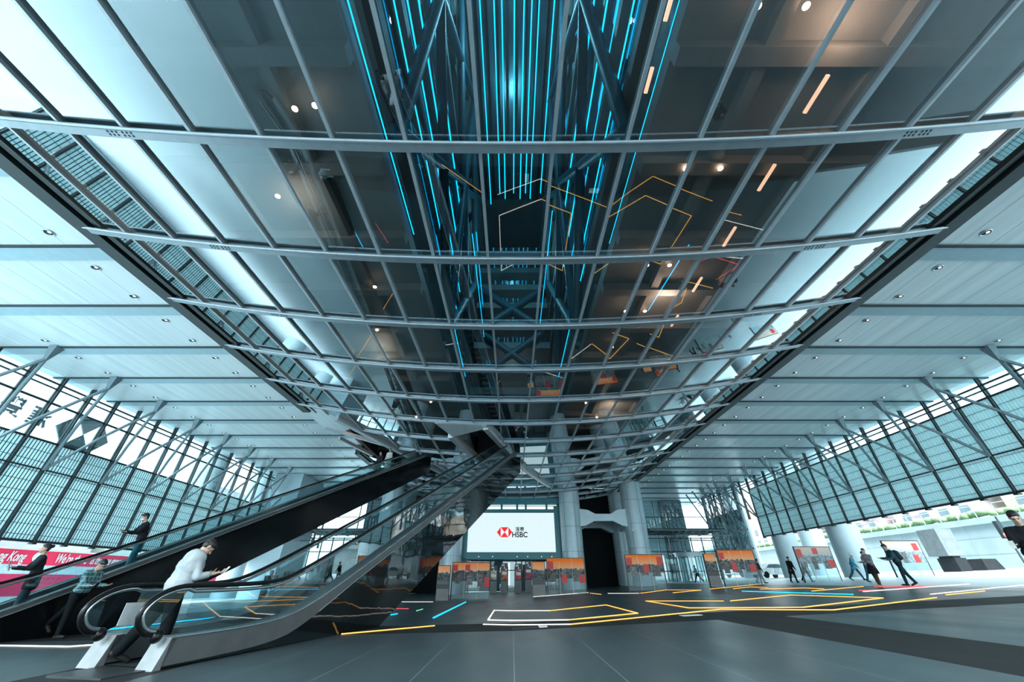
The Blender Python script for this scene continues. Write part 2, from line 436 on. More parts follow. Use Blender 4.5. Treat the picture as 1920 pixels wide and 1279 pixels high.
for side in (-1, 1):
    g = MB(); d = MB(); xe = -14.3 if side < 0 else 14.6
    segs = [(RY[0]-.4, RY[-1]+.4)] if side > 0 else [(RY[0]-.4, 24.2), (34.2, RY[-1]+.4)]
    for a, c in segs:
        g.box(min(xe, xe-side*.5), max(xe, xe-side*.5), a, c, 9.72, 10.62)
        g.box(min(xe-side*.62, xe-side*.74), max(xe-side*.62, xe-side*.74), a, c, 9.80, 9.98)
        g.box(min(xe-side*.86, xe-side*.95), max(xe-side*.86, xe-side*.95), a, c, 9.70, 9.9)
        d.box(min(xe-side*.5, xe-side*.9), max(xe-side*.5, xe-side*.9), a, c, 10.0, 10.3)
    e = g.build('edge_fascia', M['dark_steel'], canopy); d.build('shadow_gap', M['gap'], e)
# frames round the two escalator openings
def frame_on(pts, wd=.34, h=.5, name='opening_frame'):
    g = MB()
    for a, c in zip(pts[:-1], pts[1:]):
        N = max(1, int((Vector(c)-Vector(a)).length/2))
        for i in range(N):
            p = Vector(a).lerp(Vector(c), i/N); q = Vector(a).lerp(Vector(c), (i+1)/N)
            g.bar((p.x,p.y,zb(p.x)+.08), (q.x,q.y,zb(q.x)+.08), wd, h)
    g.build(name, M['mullion'], canopy)
frame_on([(-1.70,23.2),(1.15,33.9),(3.9,41.2)])
frame_on([(-4.25,25.2),(-1.9,34.6)])
frame_on([(-11.9,24.2),(-6.0,37.6)])
frame_on([(-6.7,33.2),(-5.3,38.2)], .25, .3)
g = MB()
def soff(poly, dz=.0): g.prism([(x, y, zb(x)+dz) for x, y in poly], (0,0,.06))
soff([(-4.9,22.75),(-1.6,22.75),(-1.72,23.4),(-4.1,25.3)], -.05)
g.build('opening_soffit', M['ceiling'], canopy); g = MB()
g.prism([(-14.5,22.0,9.95),(-12.4,23.6,9.55),(-11.4,26.2,9.4),(-14.5,29.6,9.95)], (0,0,.08))
g.build('opening_soffit', M['ceiling'], canopy)
g = MB(); g.bar((-14.2,27.6,9.85), (-9.9,30.0,9.2), .25, .25); g.bar((-14.2,30.2,9.9),(-12.6,34.0,9.6),.25,.25); g.build('opening_strut', M['mullion'], canopy)
# dark shaft lining above the right opening
g = MB(); g.prism([(-4.4,24.6,8.7),(-1.7,23.4,8.6),(1.4,34.5,13.2),(-2.2,35.4,13.2)], (0,0,.15)); g.build('opening_lining', mat('shaft_lining',(.10,.15,.17),.5), canopy)

# ------------------------------------------------------------------ atrium behind the glass
g = MB()
g.box(-16.3,-15.9,-8,66,10.85,54); g.box(15.9,16.3,-8,66,10.85,54); g.box(-16,16,-8.4,-8,9.5,54); g.box(-16,16,-8,66,53.6,54)
g.box(-16,-4.9,53,53.4,10.6,54); g.box(4.9,16,53,53.4,10.6,54); g.box(-5.4,5.4,53.0,53.39,10.0,54)
tag(g.build('wall_atrium', M['inner']), kind='structure')
VX = 4.9
for side in (-1, 1):
    g = MB(); g2 = MB(); xa, xb = sorted((side*VX, side*15.9))
    for i in range(10):
        z = 13.6+4.0*i
        g.box(xa, xb, -8, 53, z, z+.7)
        xf = side*(VX+.06)
        # slab edge and parapet
        g2.box(min(xf-.09, xf), max(xf-.09, xf), -8, 53, z+.7, z+1.7)
    # beams beneath first slab
    for k in range(-2, 14):
        y = 4.8+3.6*k; g.box(xa, xb, y-.25, y+.25, 13.1, 13.6)
    for xx in (side*7.6, side*11.2): g.box(xx-.2, xx+.2, -8, 53, 13.2, 13.6)
    tag(g.build('ceiling_office_left' if side < 0 else 'ceiling_office_right', M['office_l'] if side < 0 else M['office']), kind='structure')
    tag(g2.build('trim_7' if side < 0 else 'trim_8', M['clear_glass']), kind='structure')
# atrium top mirrors
g = MB()
for i in range(9):
    x = -4.4+1.1*i; g.box(x-.38, x+.38, 2, 38, 50, 50.2)
tag(g.build('ceiling_atrium', mat('mirror_strip', (.10,.22,.26), .2, .7, .5, 1.2, stretch=(1,.2,1))), kind='structure')
tag(MB().box(-4.9,4.9,-8,56,51.5,51.8).build('ceiling_atrium_back', M['inner']), kind='structure')
# galleries and windows on the far wall of the atrium
gal = empty('gallery_stack', 'stack of dark office galleries across the far end of the atrium', 'gallery')
for i, z in enumerate((18.3, 21.2, 24.6, 27.8, 31.0, 34.2, 37.4, 40.8)):
    MB().box(-4.8, 4.8, 40, 53, z, z+.9).build('gallery_slab', M['office_l'], gal)
    g = MB(); g.box(-4.8, 4.8, 39.95, 40.0, z+.9, z+1.6); g.build('glass_parapet', M['clear_glass'], gal)
for i, z in enumerate((19.5, 22.6, 25.9, 29.4, 32.5)):
    o = MB().box(-3.4 if i > 2 else -4.0, 3.4 if i > 2 else 4.0, 52.6, 52.8, z, z+(.9 if i > 2 else 1.5)).build('lit_window', mat('lit_window_%d' % i, (.5,.7,.75), .5, 0, .3, 3, emit=(.55,.85,.92), es=.75), gal)
    g = MB()
    for q in range(11): g.box(-4+q*.8-.05, -4+q*.8+.05, 52.45, 52.6, z, z+1.5)
    g.build('window_bars', M['inner'], gal)
# diagonal bracing
def brace_tubes(name, label, pts, r, parentmat):
    o = empty(name, label, 'brace', 'steel braces inside the atrium')
    for a, c in pts: MB().tube([a, c], r, 12).build('tube', parentmat, o)
for side, wd in ((-1,'left'), (1,'right')):
    xx = side*4.5
    for j, y0 in enumerate((8, 22)):
        brace_tubes('cross_brace', 'dark teal crossed steel brace above the glass, %s side, %s bay' % (wd, ('nearer','farther')[j]),
            [((xx,y0,15),(xx,y0+13,31)),((xx,y0+13,15),(xx,y0,31)),((xx,y0,15),(xx,y0,48)),((xx,y0,31),(xx,y0+13,47)),((xx,y0+13,31),(xx,y0,47))], .33, M['tealbeam'])
brace_tubes('cross_brace', 'teal crossed brace on the far gallery, upper', [((-4.3,39.6,27),(4.3,39.6,34)),((4.3,39.6,27),(-4.3,39.6,34))], .45, M['tealbeam'])
brace_tubes('cross_brace', 'teal crossed brace on the far gallery, lower', [((-3.6,39.6,20.6),(3.6,39.6,26.4)),((3.6,39.6,20.6),(-3.6,39.6,26.4))], .45, M['tealbeam'])
# blue light tubes
BT = [(-.336,14.3,12.6,'left side lowest'),(-.242,20.0,26,'left side second'),(-.214,22.8,27,'left side third'),(-.191,25.6,26,'left side fourth'),(-.165,29.4,30,'left side highest'),
      (.343,14.3,13.2,'right side lowest'),(.25,19.6,27,'right side second'),(.219,22.4,26,'right side third'),(.195,25.1,26,'right side fourth'),(.168,29.0,30,'right side highest'),
      (-.066,50,38,'middle group outermost left'),(-.037,50,36,'middle group second from left'),(-.021,50,37,'middle group third from left'),(.005,50,36,'middle group centre'),
      (.025,50,37,'middle group third from right'),(.041,50,36,'middle group fourth from left of the right half'),(.056,50,37,'middle group second from right'),(.087,50,36,'middle group outermost right')]
for xz, z, yend, lab in BT:
    x = xz*z; r = .025*z/14.3 if z < 40 else .065
    g = MB(); g.tube([(x, 1.0, z), (x, yend, z)], r, 6)
    o = g.build('blue_light_tube', M['blue']); tag(o, 'thin blue light tube along the atrium, '+lab, 'light tube', 'blue light tubes above the glass')
# row of extra tubes on gallery ends, seen below
for x, z, y0, y1, lab in ((-4.6,17.0,19,33,'left side low far'),(4.6,17.0,17,36,'right side low far'),(-3.4,25.0,22,38,'left inner far'),(3.3,25.5,20,37,'right inner far')):
    o = MB().tube([(x,y0,z),(x,y1,z)], .03, 6).build('blue_light_tube', M['blue']); tag(o, 'thin blue light tube deep in the atrium, '+lab, 'light tube', 'blue light tubes above the glass')
# warm lamps under the first office floor
i = 0
for x, y in ((6.6,3.6),(7.9,3.6),(6.5,8.3),(7.8,8.3),(6.6,13.4),(7.7,13.4),(6.5,17.1),(7.6,17.1),(6.6,21.0),(-6.4,6.1),(-7.1,6.2),(-9.4,9.5),(-7.2,15.0),(-8.3,19.0),(6.4,30.2),(8.0,33.6),(-7,30),(-9,33.5)):
    o = MB().ell((x,y,13.0), (.10,.10,.05)).build('warm_spotlight', M['warm'])
    tag(o, 'small warm ceiling spotlight behind the glass, %s on the %s counting from the camera' % (nth(i if x > 0 and i < 9 else i % 9), 'right' if x > 0 else 'left'), 'spotlight', 'warm spotlights in the atrium'); i += 1
i = 0
for x, y, c_, d_ in ((9.6,5.2,.0,1.1),(9.7,8.1,0,1.1),(9.7,11.0,0,1.1),(9.6,14.2,0,1.1),(9.6,17.4,0,1.1),(4.2,3.2,0,.7),(4.2,5.0,0,.7)):
    o = MB().box(x-.05, x+.05, y, y+d_, 12.9, 12.98).build('warm_light_bar', M['warm_panel'])
    tag(o, 'short warm ceiling light bar behind the glass, %s from the camera' % nth(i), 'light bar', 'warm light bars in the atrium'); i += 1

# ------------------------------------------------------------------ side walls
def wall_side(side):
    X = 28.6*side if side > 0 else -27.5
    zlo, zmid, zhi, nm = (4.26, 6.3, 9.3, 'right') if side > 0 else (1.93, 5.5, 6.95, 'left')
    yend = 47.7
    root = MB()
    ya = 9.9
    for z, h in ((zlo, .12), (zhi, .10), (10.05, .08), (9.75, .06)):
        root.box(X-.06, X+.06, ya, yend if z < 9.5 else 62, z-h/2, z+h/2)
    if side < 0: root.box(X-.05, X+.05, ya, 62, 8.9, 9.0)
    rw = root.build('wall_'+nm, M['dark_steel']); tag(rw, kind='structure')
    y = 9.9; n_ = 0
    while y < 62:
        g = MB(); zt = ZC; zb_ = zlo-.12 if y < 48 else zhi-3
        g.box(X-.12, X-.02, y-.05, y+.05, zb_, zt); g.box(X+.06, X+.16, y-.05, y+.05, zb_, zt)
        g.box(X-.03, X+.07, y-.015, y+.015, zb_, zt)
        g.box(X-.12,X+.16, y-.12, y+.12, zb_-.03, zb_+.05)
        g.build('post', M['post'], rw); y += 1.8
    # clerestory glass
    MB().box(X-.01, X+.01, 9.9, 62, zhi, ZC).build('clerestory_glass', M['clear_glass'], rw)
    # slatted panels, one per bay
    g = MB()
    for q in range(9): g.box(-.035, .035, .10+q*.18, .10+q*.18+.135, zlo+.06, zhi-.06)
    gw = MB(); z = zlo+.3
    while z < zhi-.1: gw.box(-.05,-.04,.1,1.7,z-.012,z+.012); gw.box(.04,.05,.1,1.7,z-.012,z+.012); z += .52
    for q in range(8): gw.box(.036, .05, .10+q*.18+.135, .10+q*.18+.18, zlo+.05, zhi-.05)
    gm = MB(); gm.box(-.06,.06,.06,1.74,zmid-.035,zmid+.035)
    gg = MB(); gg.box(.10*side-.01, .10*side+.01, .08, 1.72, zlo, zhi)
    me = None
    y = 9.9; k = 0; pro = None
    while y < yend-.1:
        if pro is None:
            pro = empty('slatted_screen', '', 'screen')
            g.build('slats', M['slat'], pro); gw.build('wires', M['wire'], pro); gm.build('middle_rail', M['dark_steel'], pro); gg.build('backing_glass', M['back_glass'], pro)
            o = pro
        else: o = copy_tree(pro)
        o.location = (X, y, 0)
        k += 1
        tag(o, 'pale slatted screen panel between posts of the %s side wall, %s from the far end' % (nm, nth(20-k) if k <= 20 else 'last'), 'screen', 'slatted screens of the %s wall' % nm)
        y += 1.8
    # vee braces
    k = 0; pro = None
    for j in range(12):
        y = 13.5+3.6*j if True else 0
        if y > 58: break
        if pro is None:
            pro = empty('vee_brace', '', 'brace')
            ax = -2.85*side
            MB().tube([(ax,0,ZC-.75),(ax*.45,.95,(ZC-.75+zmid)/2),(0,1.8,zmid)], .085, 10).build('strut', M['brace'], pro)
            MB().tube([(ax,0,ZC-.75),(ax*.45,-.95,(ZC-.75+zmid)/2),(0,-1.8,zmid)], .085, 10).build('strut', M['brace'], pro)
            gb = MB(); 
            gb.hexa([(ax-.10,-.05,ZC-.8),(ax+.10,-.05,ZC-.8),(ax+.10,.05,ZC-.8),(ax-.10,.05,ZC-.8),(ax-.22-.15*side,-.22,ZC-.02),(ax+.22-.15*side,-.22,ZC-.02),(ax+.22-.15*side,.22,ZC-.02),(ax-.22-.15*side,.22,ZC-.02)])
            gb.build('bracket', M['brace'], pro); o = pro
        else: o = copy_tree(pro)
        o.location = (X-.1*side, y, 0); 
        tag(o, 'steel vee brace from the ceiling to the %s wall posts, %s from the near end' % (nm, nth(k)), 'brace', 'vee braces along the %s wall' % nm); k += 1
wall_side(-1); wall_side(1)

# fill point lights added to brighten the offices and void above the glass
for i, (x, y, z, e, c) in enumerate(((9.5,4,12.6,150,(1,.62,.42)),(8.5,16,12.6,260,(1,.66,.48)),(-9,10,12.6,90,(1,.8,.65)),(-9,22,12.6,120,(1,.8,.65)),(0,12,40,2500,(.25,.75,1)),(0,30,30,1500,(.3,.8,1)),(0,47,22.8,200,(.8,.95,1)),(9,32,12.6,200,(1,.7,.5)))):
    l = bpy.data.lights.new('interior_fill', 'POINT'); l.energy = e*.45; l.color = c; l.shadow_soft_size = .4; lo = bpy.data.objects.new('interior_fill', l); C.objects.link(lo); lo.location = (x,y,z)

# ------------------------------------------------------------------ text and emblem helpers
def text_mesh(s, size, m, name, parent, mw, sx=1.0, mirror=False, shear=0, ext=.004, align='CENTER', bold=0, fit=None):
    cu = bpy.data.curves.new(name, 'FONT'); cu.body = s; cu.size = size; cu.extrude = ext; cu.align_x = align; cu.align_y = 'CENTER'; cu.shear = shear; cu.offset = bold
    to = bpy.data.objects.new(name+'_src', cu); C.objects.link(to)
    dg = bpy.context.evaluated_depsgraph_get(); me = bpy.data.meshes.new_from_object(to.evaluated_get(dg)); 
    bpy.data.objects.remove(to); me.materials.clear(); me.materials.append(m)
    
    if fit:
        xs_ = [v.co.x for v in me.vertices]; k = fit/(max(xs_)-min(xs_)); me.transform(Matrix.Diagonal((k, 1, 1, 1)))
    me.transform(mw @ Matrix.Diagonal((sx*(-1 if mirror else 1), 1, 1, 1)))
    o = bpy.data.objects.new(name, me); C.objects.link(o); o.parent = parent; return o
def basis(o, x, y):
    x = Vector(x).normalized(); y = Vector(y).normalized(); z = x.cross(y)
    m = Matrix((x, y, z)).transposed().to_4x4(); m.translation = Vector(o); return m

# ------------------------------------------------------------------ escalators
UX, UY = .2348/math.hypot(.2348,.972), .972/math.hypot(.2348,.972)
def smax(a, c, k=.18): 
    return .5*(a+c+math.sqrt((a-c)**2+k*k))
def escalator(name, label, o0, H, Sf, Lf, Bf, t0, t1, newel, wid, rails, drop=.2, notice=False, single=False):
    ox, oy = o0
    def E(t, w_, z): return Vector((ox+UX*t-UY*w_, oy+UY*t+UX*w_, z))
    root = empty(name, label, 'escalator'); side_m = M['black_glass'] if notice else M['black_panel']
    ts = [t0+(t1-t0)*i/90 for i in range(91)]
    for w_, wa, wb in ((rails[0], 0, rails[0]*2), (rails[1], wid-(wid-rails[1])*2, wid)):
        if w_ is None: continue
        lo = MB(); band = MB(); gl = MB(); outer = (0, .03) if wa == 0 else (wid-.03, wid)
        for (fa, fb, ab, dst) in ((Bf, Lf, outer, lo), (Lf, Sf, (wa, wb), band)):
            pts = [t for t in ts if fb(t)-fa(t) > .01]
            vs = []; fs = []
            for t in pts: vs += [E(t,ab[0],fa(t)), E(t,ab[1],fa(t)), E(t,ab[1],fb(t)), E(t,ab[0],fb(t))]
            for i in range(len(pts)-1):
                for q in range(4): fs.append((i*4+q,(i+1)*4+q,(i+1)*4+(q+1)%4,i*4+(q+1)%4))
            n_ = len(pts)-1
            fs += [(0,1,2,3),(n_*4+3,n_*4+2,n_*4+1,n_*4)]
            dst.add(vs, fs)
        if not (single and wa > 0): lo.build('side_panel', side_m, root)
        bo = band.build('deck_band', M['deck'], root)
        tr = MB(); ed = wa if wa == 0 else wb
        tr.tube([E(t, ed, Lf(t)+.02) for t in ts if Sf(t)-Lf(t) < .3] or [E(t, ed, Lf(t)) for t in ts], .022, 6) 
        tr.tube([E(t, ed, Sf(t)) for t in ts], .02, 6); tr.build('deck_edge', M['chrome'], bo)
        if notice:
            z0_ = -1.1; z1_ = Sf(0)
            MB().hexa([E(-.12,wa,z0_),E(-.12,wb,z0_),E(.0,wb,z0_),E(.0,wa,z0_),E(-.0,wa,z1_),E(-.0,wb,z1_),E(.1,wb,z1_+.01),E(.1,wa,z1_+.01)]).build('plinth_end', M['plinth'], root)
        if single and wa > 0: continue
        hc = (H(newel)+Sf(newel))/2+.02; rr = H(newel)-hc
        arc = [(newel-rr*math.sin(PI*j/14)*1.1+.34*max(0,(j-6)/8)**1.6, hc-rr*math.cos(PI*j/14)) for j in range(15)]
        top = [(t, H(t)) for t in [newel+.4+(t1-newel-.4)*i/90 for i in range(0, 91)]]
        path = arc+top
        gv = []; gf = []
        inner = [(newel+(a-newel)*.84, hc+(z-hc)*.84) for a, z in arc]
        up = [(a, z-.05) for a, z in top]
        for a, z in up: gv += [E(a,w_-.006,Sf(a)), E(a,w_-.006,z), E(a,w_+.006,z), E(a,w_+.006,Sf(a))]
        for i in range(len(up)-1):
            for q in range(4): gf.append((i*4+q,(i+1)*4+q,(i+1)*4+(q+1)%4,i*4+(q+1)%4))
        gl.add(gv, gf)
        gl.add([E(a,w_-.006,z) for a, z in inner], [tuple(range(len(inner)))]); gl.add([E(a,w_+.006,z) for a, z in inner], [tuple(range(len(inner)-1,-1,-1))])
        gl.build('glass_balustrade', M['balustrade'], root)
        MB().tube([E(a,w_,z) for a, z in path], .037, 10).build('handrail', M['rubber'], root)
        MB().tube([E(a,w_,z) for a, z in [(newel+(a-newel)*.84, hc+(z-hc)*.86) for a, z in arc]+[(a, z-.08) for a, z in top]], .03, 8).build('rail_guide', M['chrome'], root)
        hb = MB(); p = arc[0]; hb.ell(E(p[0]+.05,w_,p[1]-.02), (.08,.09,.09)); hb.build('handrail_entry', M['rubber'], root)
    # underside and far side of truss
    g = MB(); vs = []; fs = []
    pts = [t for t in ts if Sf(t)-Bf(t) > .3]
    for t in pts: vs += [E(t,.03,Bf(t)), E(t,wid-.03,Bf(t))]
    for i in range(len(pts)-1): fs.append((i*2,i*2+1,i*2+3,i*2+2))
    g.add(vs, fs); g.build('underside', M['dark_steel'], root)
    # steps
    k = 0; t = newel+1.15; zs = Sf(t)-.18
    while t < t1-.3 and k < 90:
        z = Sf(t)-drop
        MB().hexa([E(t,.1 if single else .36,z-.3),E(t,wid-(.1 if single else .36),z-.3),E(t+.42,wid-(.1 if single else .36),z-.3),E(t+.42,.1 if single else .36,z-.3),E(t,.1 if single else .36,z),E(t,wid-(.1 if single else .36),z),E(t+.42,wid-(.1 if single else .36),z),E(t+.42,.1 if single else .36,z)]).build('step', M['step'], root)
        t += .4; k += 1
    MB().hexa([E(newel-.5,.12,zf(ox)-.02),E(newel-.5,wid-(.1 if single else .36),zf(ox)-.02),E(newel+1.15,wid-(.1 if single else .36),zf(ox)-.02),E(newel+1.15,.12,zf(ox)-.02),E(newel-.5,.12,zf(ox)+.012),E(newel-.5,wid-(.1 if single else .36),zf(ox)+.012),E(newel+1.15,wid-(.1 if single else .36),zf(ox)+.012),E(newel+1.15,.12,zf(ox)+.012)]).build('comb_plate', M['step'], root)
    if notice:
        pc = MB().hexa([E(.05,1.26,-.60),E(.36,1.26,-.60),E(.36,1.268,-.60),E(.05,1.268,-.60),E(.05,1.26,-.30),E(.36,1.26,-.30),E(.36,1.268,-.30),E(.05,1.268,-.30)])
        o = pc.build('paper_notice', M['paper'], root); o['label'] = 'white paper notice stuck on the glass'
    return E
def H1(t): return smax(-.07, .20+.4539*(t-2.7), .22)
def S1(t): return smax(-.74, -.64+.4539*(t-2.7), .35)
def L1(t): return max(zf(-4.6)+.0, S1(t)-.34)
def B1(t): return max(-1.07, S1(t)-1.97)
def L1b(t): return max(-1.1, S1(t)-.34+.12*min(1,max(0,(t-2.5)/2)))
E1 = escalator('escalator', 'nearer escalator with bright steel deck and black mirror side rising to the right', (-5.14,7.19), H1, S1, L1b, lambda t: min(B1(t), L1b(t)), 0.0, 24.8, -.18, 1.46, (.16,1.28), .2, True)
def S2(t): return smax(-.98, .73+.4539*(t-.87), .3)
def H2(t): return smax(-.22, S2(t)+.66, .1)
def L2(t): return max(-1.2, S2(t)-.15)
def B2(t): return max(-1.22, S2(t)-1.68)
E2 = escalator('escalator', 'farther escalator with long black side panel crossing behind the nearer one', (-11.66,13.16), H2, S2, L2, lambda t: min(B2(t), L2(t)), -4.6, 20.0, -4.7, .85, (.09,.76), .36, False, True)

# ------------------------------------------------------------------ masts, core walls, screen
def clad_column(x, y, r, z1, lab, grp):
    z0 = zf(x)-.02
    root = MB().cyl((x,y), r, z0, z1, 40).build('mast_column', M['column'])
    tag(root, lab, 'column', grp)
    g = MB()
    z = z0+3.4
    while z < z1: g.tube([(x+(r+.004)*math.cos(a), y+(r+.004)*math.sin(a), z) for a in [2*PI*k/40 for k in range(40)]], .012, 4, closed=True); z += 2.4
    for k in range(6):
        a = 2*PI*k/6-1.2; g.box(x+(r+.004)*math.cos(a)-.012, x+(r+.004)*math.cos(a)+.012, y+(r+.004)*math.sin(a)-.012, y+(r+.004)*math.sin(a)+.012, z0, z1)
    g.build('panel_joint', M['core'], root)
    return root
for side, nm in ((1,'right'),(-1,'left')):
    for x, y, q in ((6.55,46.2,'front inner'),(13.75,46.2,'front outer'),(6.55,52.5,'rear inner'),(13.75,52.5,'rear outer')):
        z1 = (zb(x)+.3 if x < 10 and y < 50 else 10.6)
        clad_column(side*x, y, 1.16, z1, 'pale clad round mast column on the %s of the screen, %s of its cluster' % (nm, q), 'mast columns')
    for y, nm2 in ((46.2,'front'),(52.5,'rear')):
        a, c = sorted((side*6.9, side*13.4)); L = c-a
        pr_ = [(a,5.0),(a+1.2,5.15),(a+2.2,5.62),(c-2.2,5.62),(c-1.2,5.15),(c,5.0),(c,6.95),(c-1.6,6.75),(c-2.4,6.35),(a+2.4,6.35),(a+1.6,6.75),(a,6.95)]
        o = MB().prism([(x, y-.55, z) for x, z in pr_], (0,1.1,0)).build('haunched_beam', M['column'])
        tag(o, 'pale haunched beam tying the %s columns of the %s mast' % (nm2, nm), 'beam', 'haunched beams')
    for x in (6.55, 13.75):
        o = MB().box(side*x-.5, side*x+.5, 46.8, 52.0, 5.1, 6.6).build('haunched_beam', M['column'])
        tag(o, 'pale beam running back between the %s columns of the %s mast' % ('inner' if x < 10 else 'outer', nm), 'beam', 'haunched beams')
    g = MB(); xa, xb = sorted((side*7.4, side*13.0)); g.box(xa, xb, 53.6, 53.9, -1.2, 10.6)
    tag(g.build('wall_core_'+nm, M['void_dark']), kind='structure')
    g = MB(); xa, xb = sorted((side*12.9, side*14.9)); g.box(xa, xb, 53.8, 62, -1, 10.6); tag(g.build('wall_shaft_'+nm, M['column']), kind='structure')
    # small camera on the column
    o = empty('security_camera', 'small white security camera on the %s outer mast column' % nm, 'security camera')
    MB().bar((side*12.9,45.2,4.6),(side*12.9,44.8,4.6),.06,.06).build('arm', M['white'], o); MB().ell((side*12.9,44.7,4.55),(.16,.2,.14)).build('dome', M['white'], o)
# core facade behind screen
g = MB(); g.box(-7.4,7.4,50,50.3,3.0,10.6); tag(g.build('wall_back', M['core']), kind='structure')
g = MB()
for x in (-4.9,-2.4,-1.1,.45,1.1,3.4,4.9): g.box(x-.06,x+.06,49.4,49.6,zf(x),3.2)
g.box(-7.4,7.4,49.4,49.6,1.0,1.08); g.box(-7.4,7.4,49.3,49.7,2.9,3.1)
lw_ = g.build('window_1', M['dark_steel']); tag(lw_, kind='structure')
MB().box(-7.4,7.4,49.48,49.52,-1,3.0).build('pane', M['clear_glass'], lw_)
o = MB().box(-7.3,7.3,53,53.2,-1,3.2).build('wall_lobby', mat('lobby', (.05,.10,.12), .4, 0, .5, .6)); tag(o, kind='structure')
i = 0
for x in (-.35,.45,2.6,-2.9):
    o = MB().box(x-.09,x+.09,52.6,52.7,-.4,1.9).build('lobby_light', M['cool']); tag(o, 'bright vertical light in the lobby behind the glass doors, %s' % ('left of the middle','right of the middle','far right','far left')[i], 'light'); i += 1
scr = empty('led_screen', 'huge glowing white screen with a red emblem above the entrance', 'screen', loc=(0,0,0))
SX0,SX1,SZ0,SZ1 = -4.93,4.80,2.68,6.62
MB().box(SX0,SX1,46.9,47.0,SZ0,SZ1).build('display', M['screen'], scr)
g = MB(); g.box(-5.75,SX0,46.8,47.6,2.1,7.3); g.box(SX1,5.4,46.8,47.6,2.1,7.3); g.box(SX0,SX1,46.8,47.6,SZ1,7.0); g.box(SX0,SX1,46.8,47.6,2.0,SZ0); g.box(SX0,SX1,47.05,47.6,SZ0,SZ1)
g.box(-5.75,5.4,46.85,46.9,7.3,7.38)
for x in (-3.4,-1.2,.6,1.6,4.0): g.box(x-.12,x+.12,46.9,47.1,7.0,7.6)
g.box(-5.9,5.6,46.9,47.6,7.55,8.2)
g.build('screen_frame', M['screen_frame'], scr)
MB().box(-5.6,5.2,47.2,47.3,7.05,7.5).build('light_slot', M['cool'], scr)
g = MB()
for x in (-2.1,.55,1.7,3.2,4.3,-3.6): g.ell((x,46.7,2.25),(.045,.05,.045))
g.build('indicator_lamp', M['cool'], scr)
def spx(u, v): p = at_y(u, v, 46.88); return p.x, p.z
lx0, lz = spx(931.6, 998); lx1, _ = spx(960.5, 998); lm = (lx0+lx1)/2; hh = (lx1-lx0)*.29; q = (lx1-lx0)/4
tri = lambda *p: MB().prism([(x, 46.89, z) for x, z in p], (0,-.012,0))
em = empty('emblem', None, None); em.parent = scr
del_keys = [k for k in em.keys()]
for nm_, p in (('emblem_left',((lx0,lz),(lx0+q,lz-hh),(lx0+q,lz+hh))),('emblem_right',((lx1,lz),(lx1-q,lz+hh),(lx1-q,lz-hh))),
              ('emblem_top',((lx0+q,lz+hh),(lm,lz),(lx1-q,lz+hh))),('emblem_bottom',((lx0+q,lz-hh),(lx1-q,lz-hh),(lm,lz)))):
    tri(*p).build(nm_, M['scr_red'], em)
tx, tz = spx(974.5, 1003.2); text_mesh('HSBC', .72, M['scr_ink'], 'lettering', scr, basis((tx,46.85,tz),(1,0,0),(0,0,1)), ext=.02, bold=.018)
tx, tz = spx(974.5, 993.3); text_mesh('滙豐', .5, M['scr_ink'], 'characters', scr, basis((tx,46.85,tz),(1,0,0),(0,0,1)), ext=.02, bold=.006)
# totems in the lobby
for i, (u, vt) in enumerate(((926,1060.5),(945.5,1056),(971.5,1057),(990,1052))):
    p = at_y(u, vt, 44.5); x = p.x; z0 = zf(x); z1 = p.z; hw = .33
    o = empty('queue_totem', 'slim black totem with poster under the screen, %s from the left' % nth(i), 'totem', 'slim totems under the screen')
    MB().box(x-hw,x+hw,44.45,44.65,z0,z1).build('body', M['black'], o)
    MB().box(x-hw,x+hw,44.43,44.45,z0,z0+1.05).build('foot_panel', M['grey'], o)
    MB().box(x-hw+.03,x+hw-.03,44.42,44.44,z0+1.15,z0+1.95).build('poster', mat('poster_%d'%i, ((.6,.4,.2),(.6,.12,.03),(.55,.04,.08),(.4,.02,.08))[i], .4, 0, .8, 3), o)
    g = MB(); g.box(x-hw*.7,x+hw*.1,44.41,44.43,z1-.25,z1-.1); g.box(x-hw*.1,x+hw*.2,44.41,44.43,z1-.5,z1-.3); g.box(x+.1,x+hw*.8,44.41,44.43,z1-.62,z1-.5); g.box(x-hw*.6,x+hw*.8,44.41,44.43,z1-1.0,z1-.75)
    g.build('printed_marks', M['white'], o)

